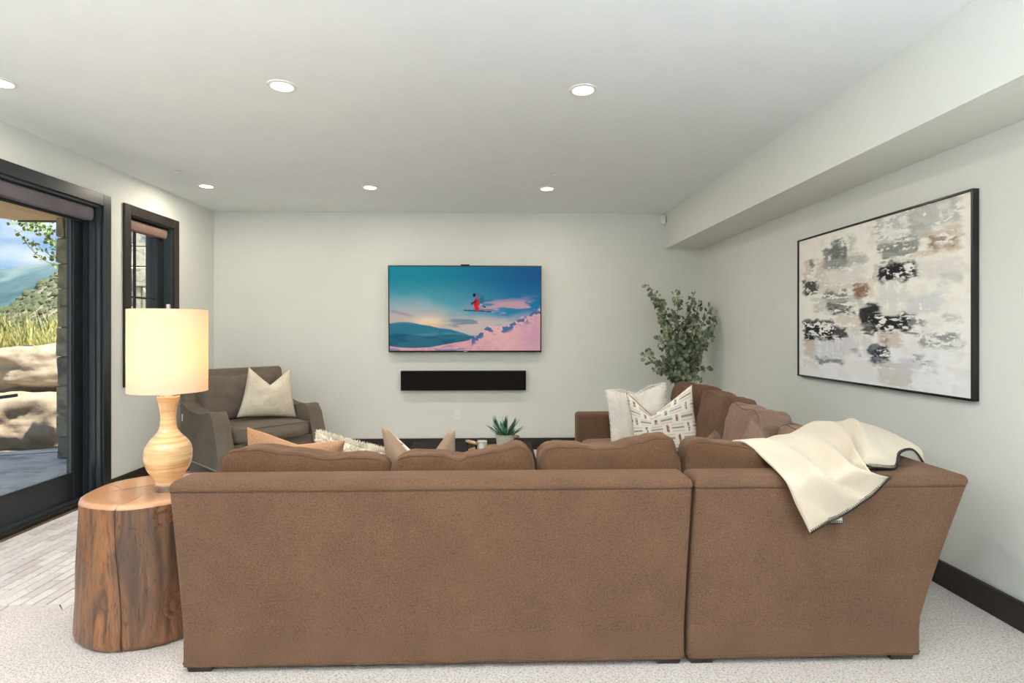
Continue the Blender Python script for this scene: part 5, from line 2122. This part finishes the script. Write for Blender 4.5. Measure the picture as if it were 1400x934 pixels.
for _ in range(2300):
    y = 22 + 52 * rnd.random() ** .8
    x = -y * rnd.uniform(.62, 1.02)
    if noise.noise(Vector((x * .12, y * .12, 4))) < rnd.uniform(-.5, .25): continue
    r = rnd.uniform(.08, .2) if rnd.random() < .9 else rnd.uniform(.25, .45)
    parts.append(blob(Vector((x, y, hill_z(x, y))), r * (y / 40 + .3)))
sv, sf = merge(parts)
tag(mesh('hillside_shrubs', sv, sf, M['shrub'], None, True), 'grey green sage shrubs scattered over the dry hillside', 'shrubs', kind='stuff')
V, Fc = [], []
for _ in range(5200):
    y = rnd.uniform(9.0, 14.5)
    x = -y * rnd.uniform(.72, .93)
    z0 = bank_z(x, y)
    h = rnd.uniform(.35, .75) if rnd.random() < .85 else rnd.uniform(.75, 1.15)
    b = len(V)
    a = rnd.uniform(0, math.pi)
    sd = Vector((math.cos(a), math.sin(a), 0)) * rnd.uniform(.006, .014)
    ln = Vector((rnd.uniform(-.25, .25), rnd.uniform(-.25, .25), 0))
    p0 = Vector((x, y, z0)); p1 = p0 + Vector((0, 0, h * .6)) + ln * h * .3; p2 = p0 + Vector((0, 0, h)) + ln * h
    V += [p0 - sd, p0 + sd, p1 + sd, p1 - sd, p2]
    Fc += [(b, b + 1, b + 2, b + 3), (b + 3, b + 2, b + 4)]
tag(mesh('bank_grass', V, Fc, M['reed']), 'green and straw coloured tall grass behind the boulders', 'grass', kind='stuff')

# tree whose leafy branch hangs in front of the sky
tr = empty('tree', (-5.85, 8.92, .6), label='tree beyond the stone column with a leafy branch hanging left', cat='tree')
tb = Vector((-5.85, 8.92, .55))
ttop = Vector((-5.80, 8.95, 3.9))
stems = [tube_data([tb, tb.lerp(ttop, .5) + Vector((.03, 0, 0)), ttop], [.05, .04, .02], 8)]
lv = []


def branch(p_px, y, r=.006, leaf=(.020, .035), dens=.055, jit=.07):
    pts = [at_y(u, v, y + .02 * k) for k, (u, v) in enumerate(p_px)]
    k_ = (pts[0].z + .15 - tb.z) / (ttop.z - tb.z)
    stems.append(tube_data([tb.lerp(ttop, min(1, k_)), pts[0].lerp(tb.lerp(ttop, min(1, k_)), .4) + Vector((0, 0, .06)), pts[0]], [r * 2, r * 1.5, r], 5))
    dense_ = [spline(pts, i / 24) for i in range(25)]
    stems.append(tube_data(dense_, [r * (1 - .7 * i / 24) for i in range(25)], 5))
    L = sum((dense_[i + 1] - dense_[i]).length for i in range(24))
    for k in range(int(L / dens)):
        p0 = spline(pts, .12 + .88 * (k + rnd.random()) / max(1, int(L / dens)))
        for _ in range(2):
            c = p0 + Vector((rnd.uniform(-jit, jit), rnd.uniform(-jit, jit), rnd.uniform(-jit, jit * .5)))
            lv.append(leaf_geo(c, Vector((rnd.uniform(-1, 1), rnd.uniform(-1, 0), rnd.uniform(-1, 1))), Vector((0, 0, -1)), rnd.uniform(*leaf)))


branch([(88, 300), (70, 302), (50, 303), (30, 302), (9, 299)], 8.6, dens=.045)
branch([(88, 312), (74, 318), (62, 312), (45, 308), (30, 306)], 8.6, dens=.03, jit=.09)
branch([(88, 326), (76, 330), (66, 322), (58, 312)], 8.65, dens=.025, jit=.09)
branch([(88, 362), (72, 361), (58, 354), (44, 342), (34, 330), (26, 319), (24, 317)], 8.55, r=.008, dens=.075, jit=.05)
branch([(80, 352), (70, 350), (62, 344), (52, 336), (44, 326)], 8.6, dens=.06, jit=.05)
branch([(90, 345), (80, 340), (72, 333)], 8.6, dens=.03, jit=.08)
sv, sf = merge(stems)
wchild(mesh('branches', sv, sf, M['stem'], None, True), tr)
sv, sf = merge(lv)
fo = mesh('foliage', sv, sf, M['tree_leaf'], None, True)
fo['kind'] = 'stuff'
wchild(fo, tr)
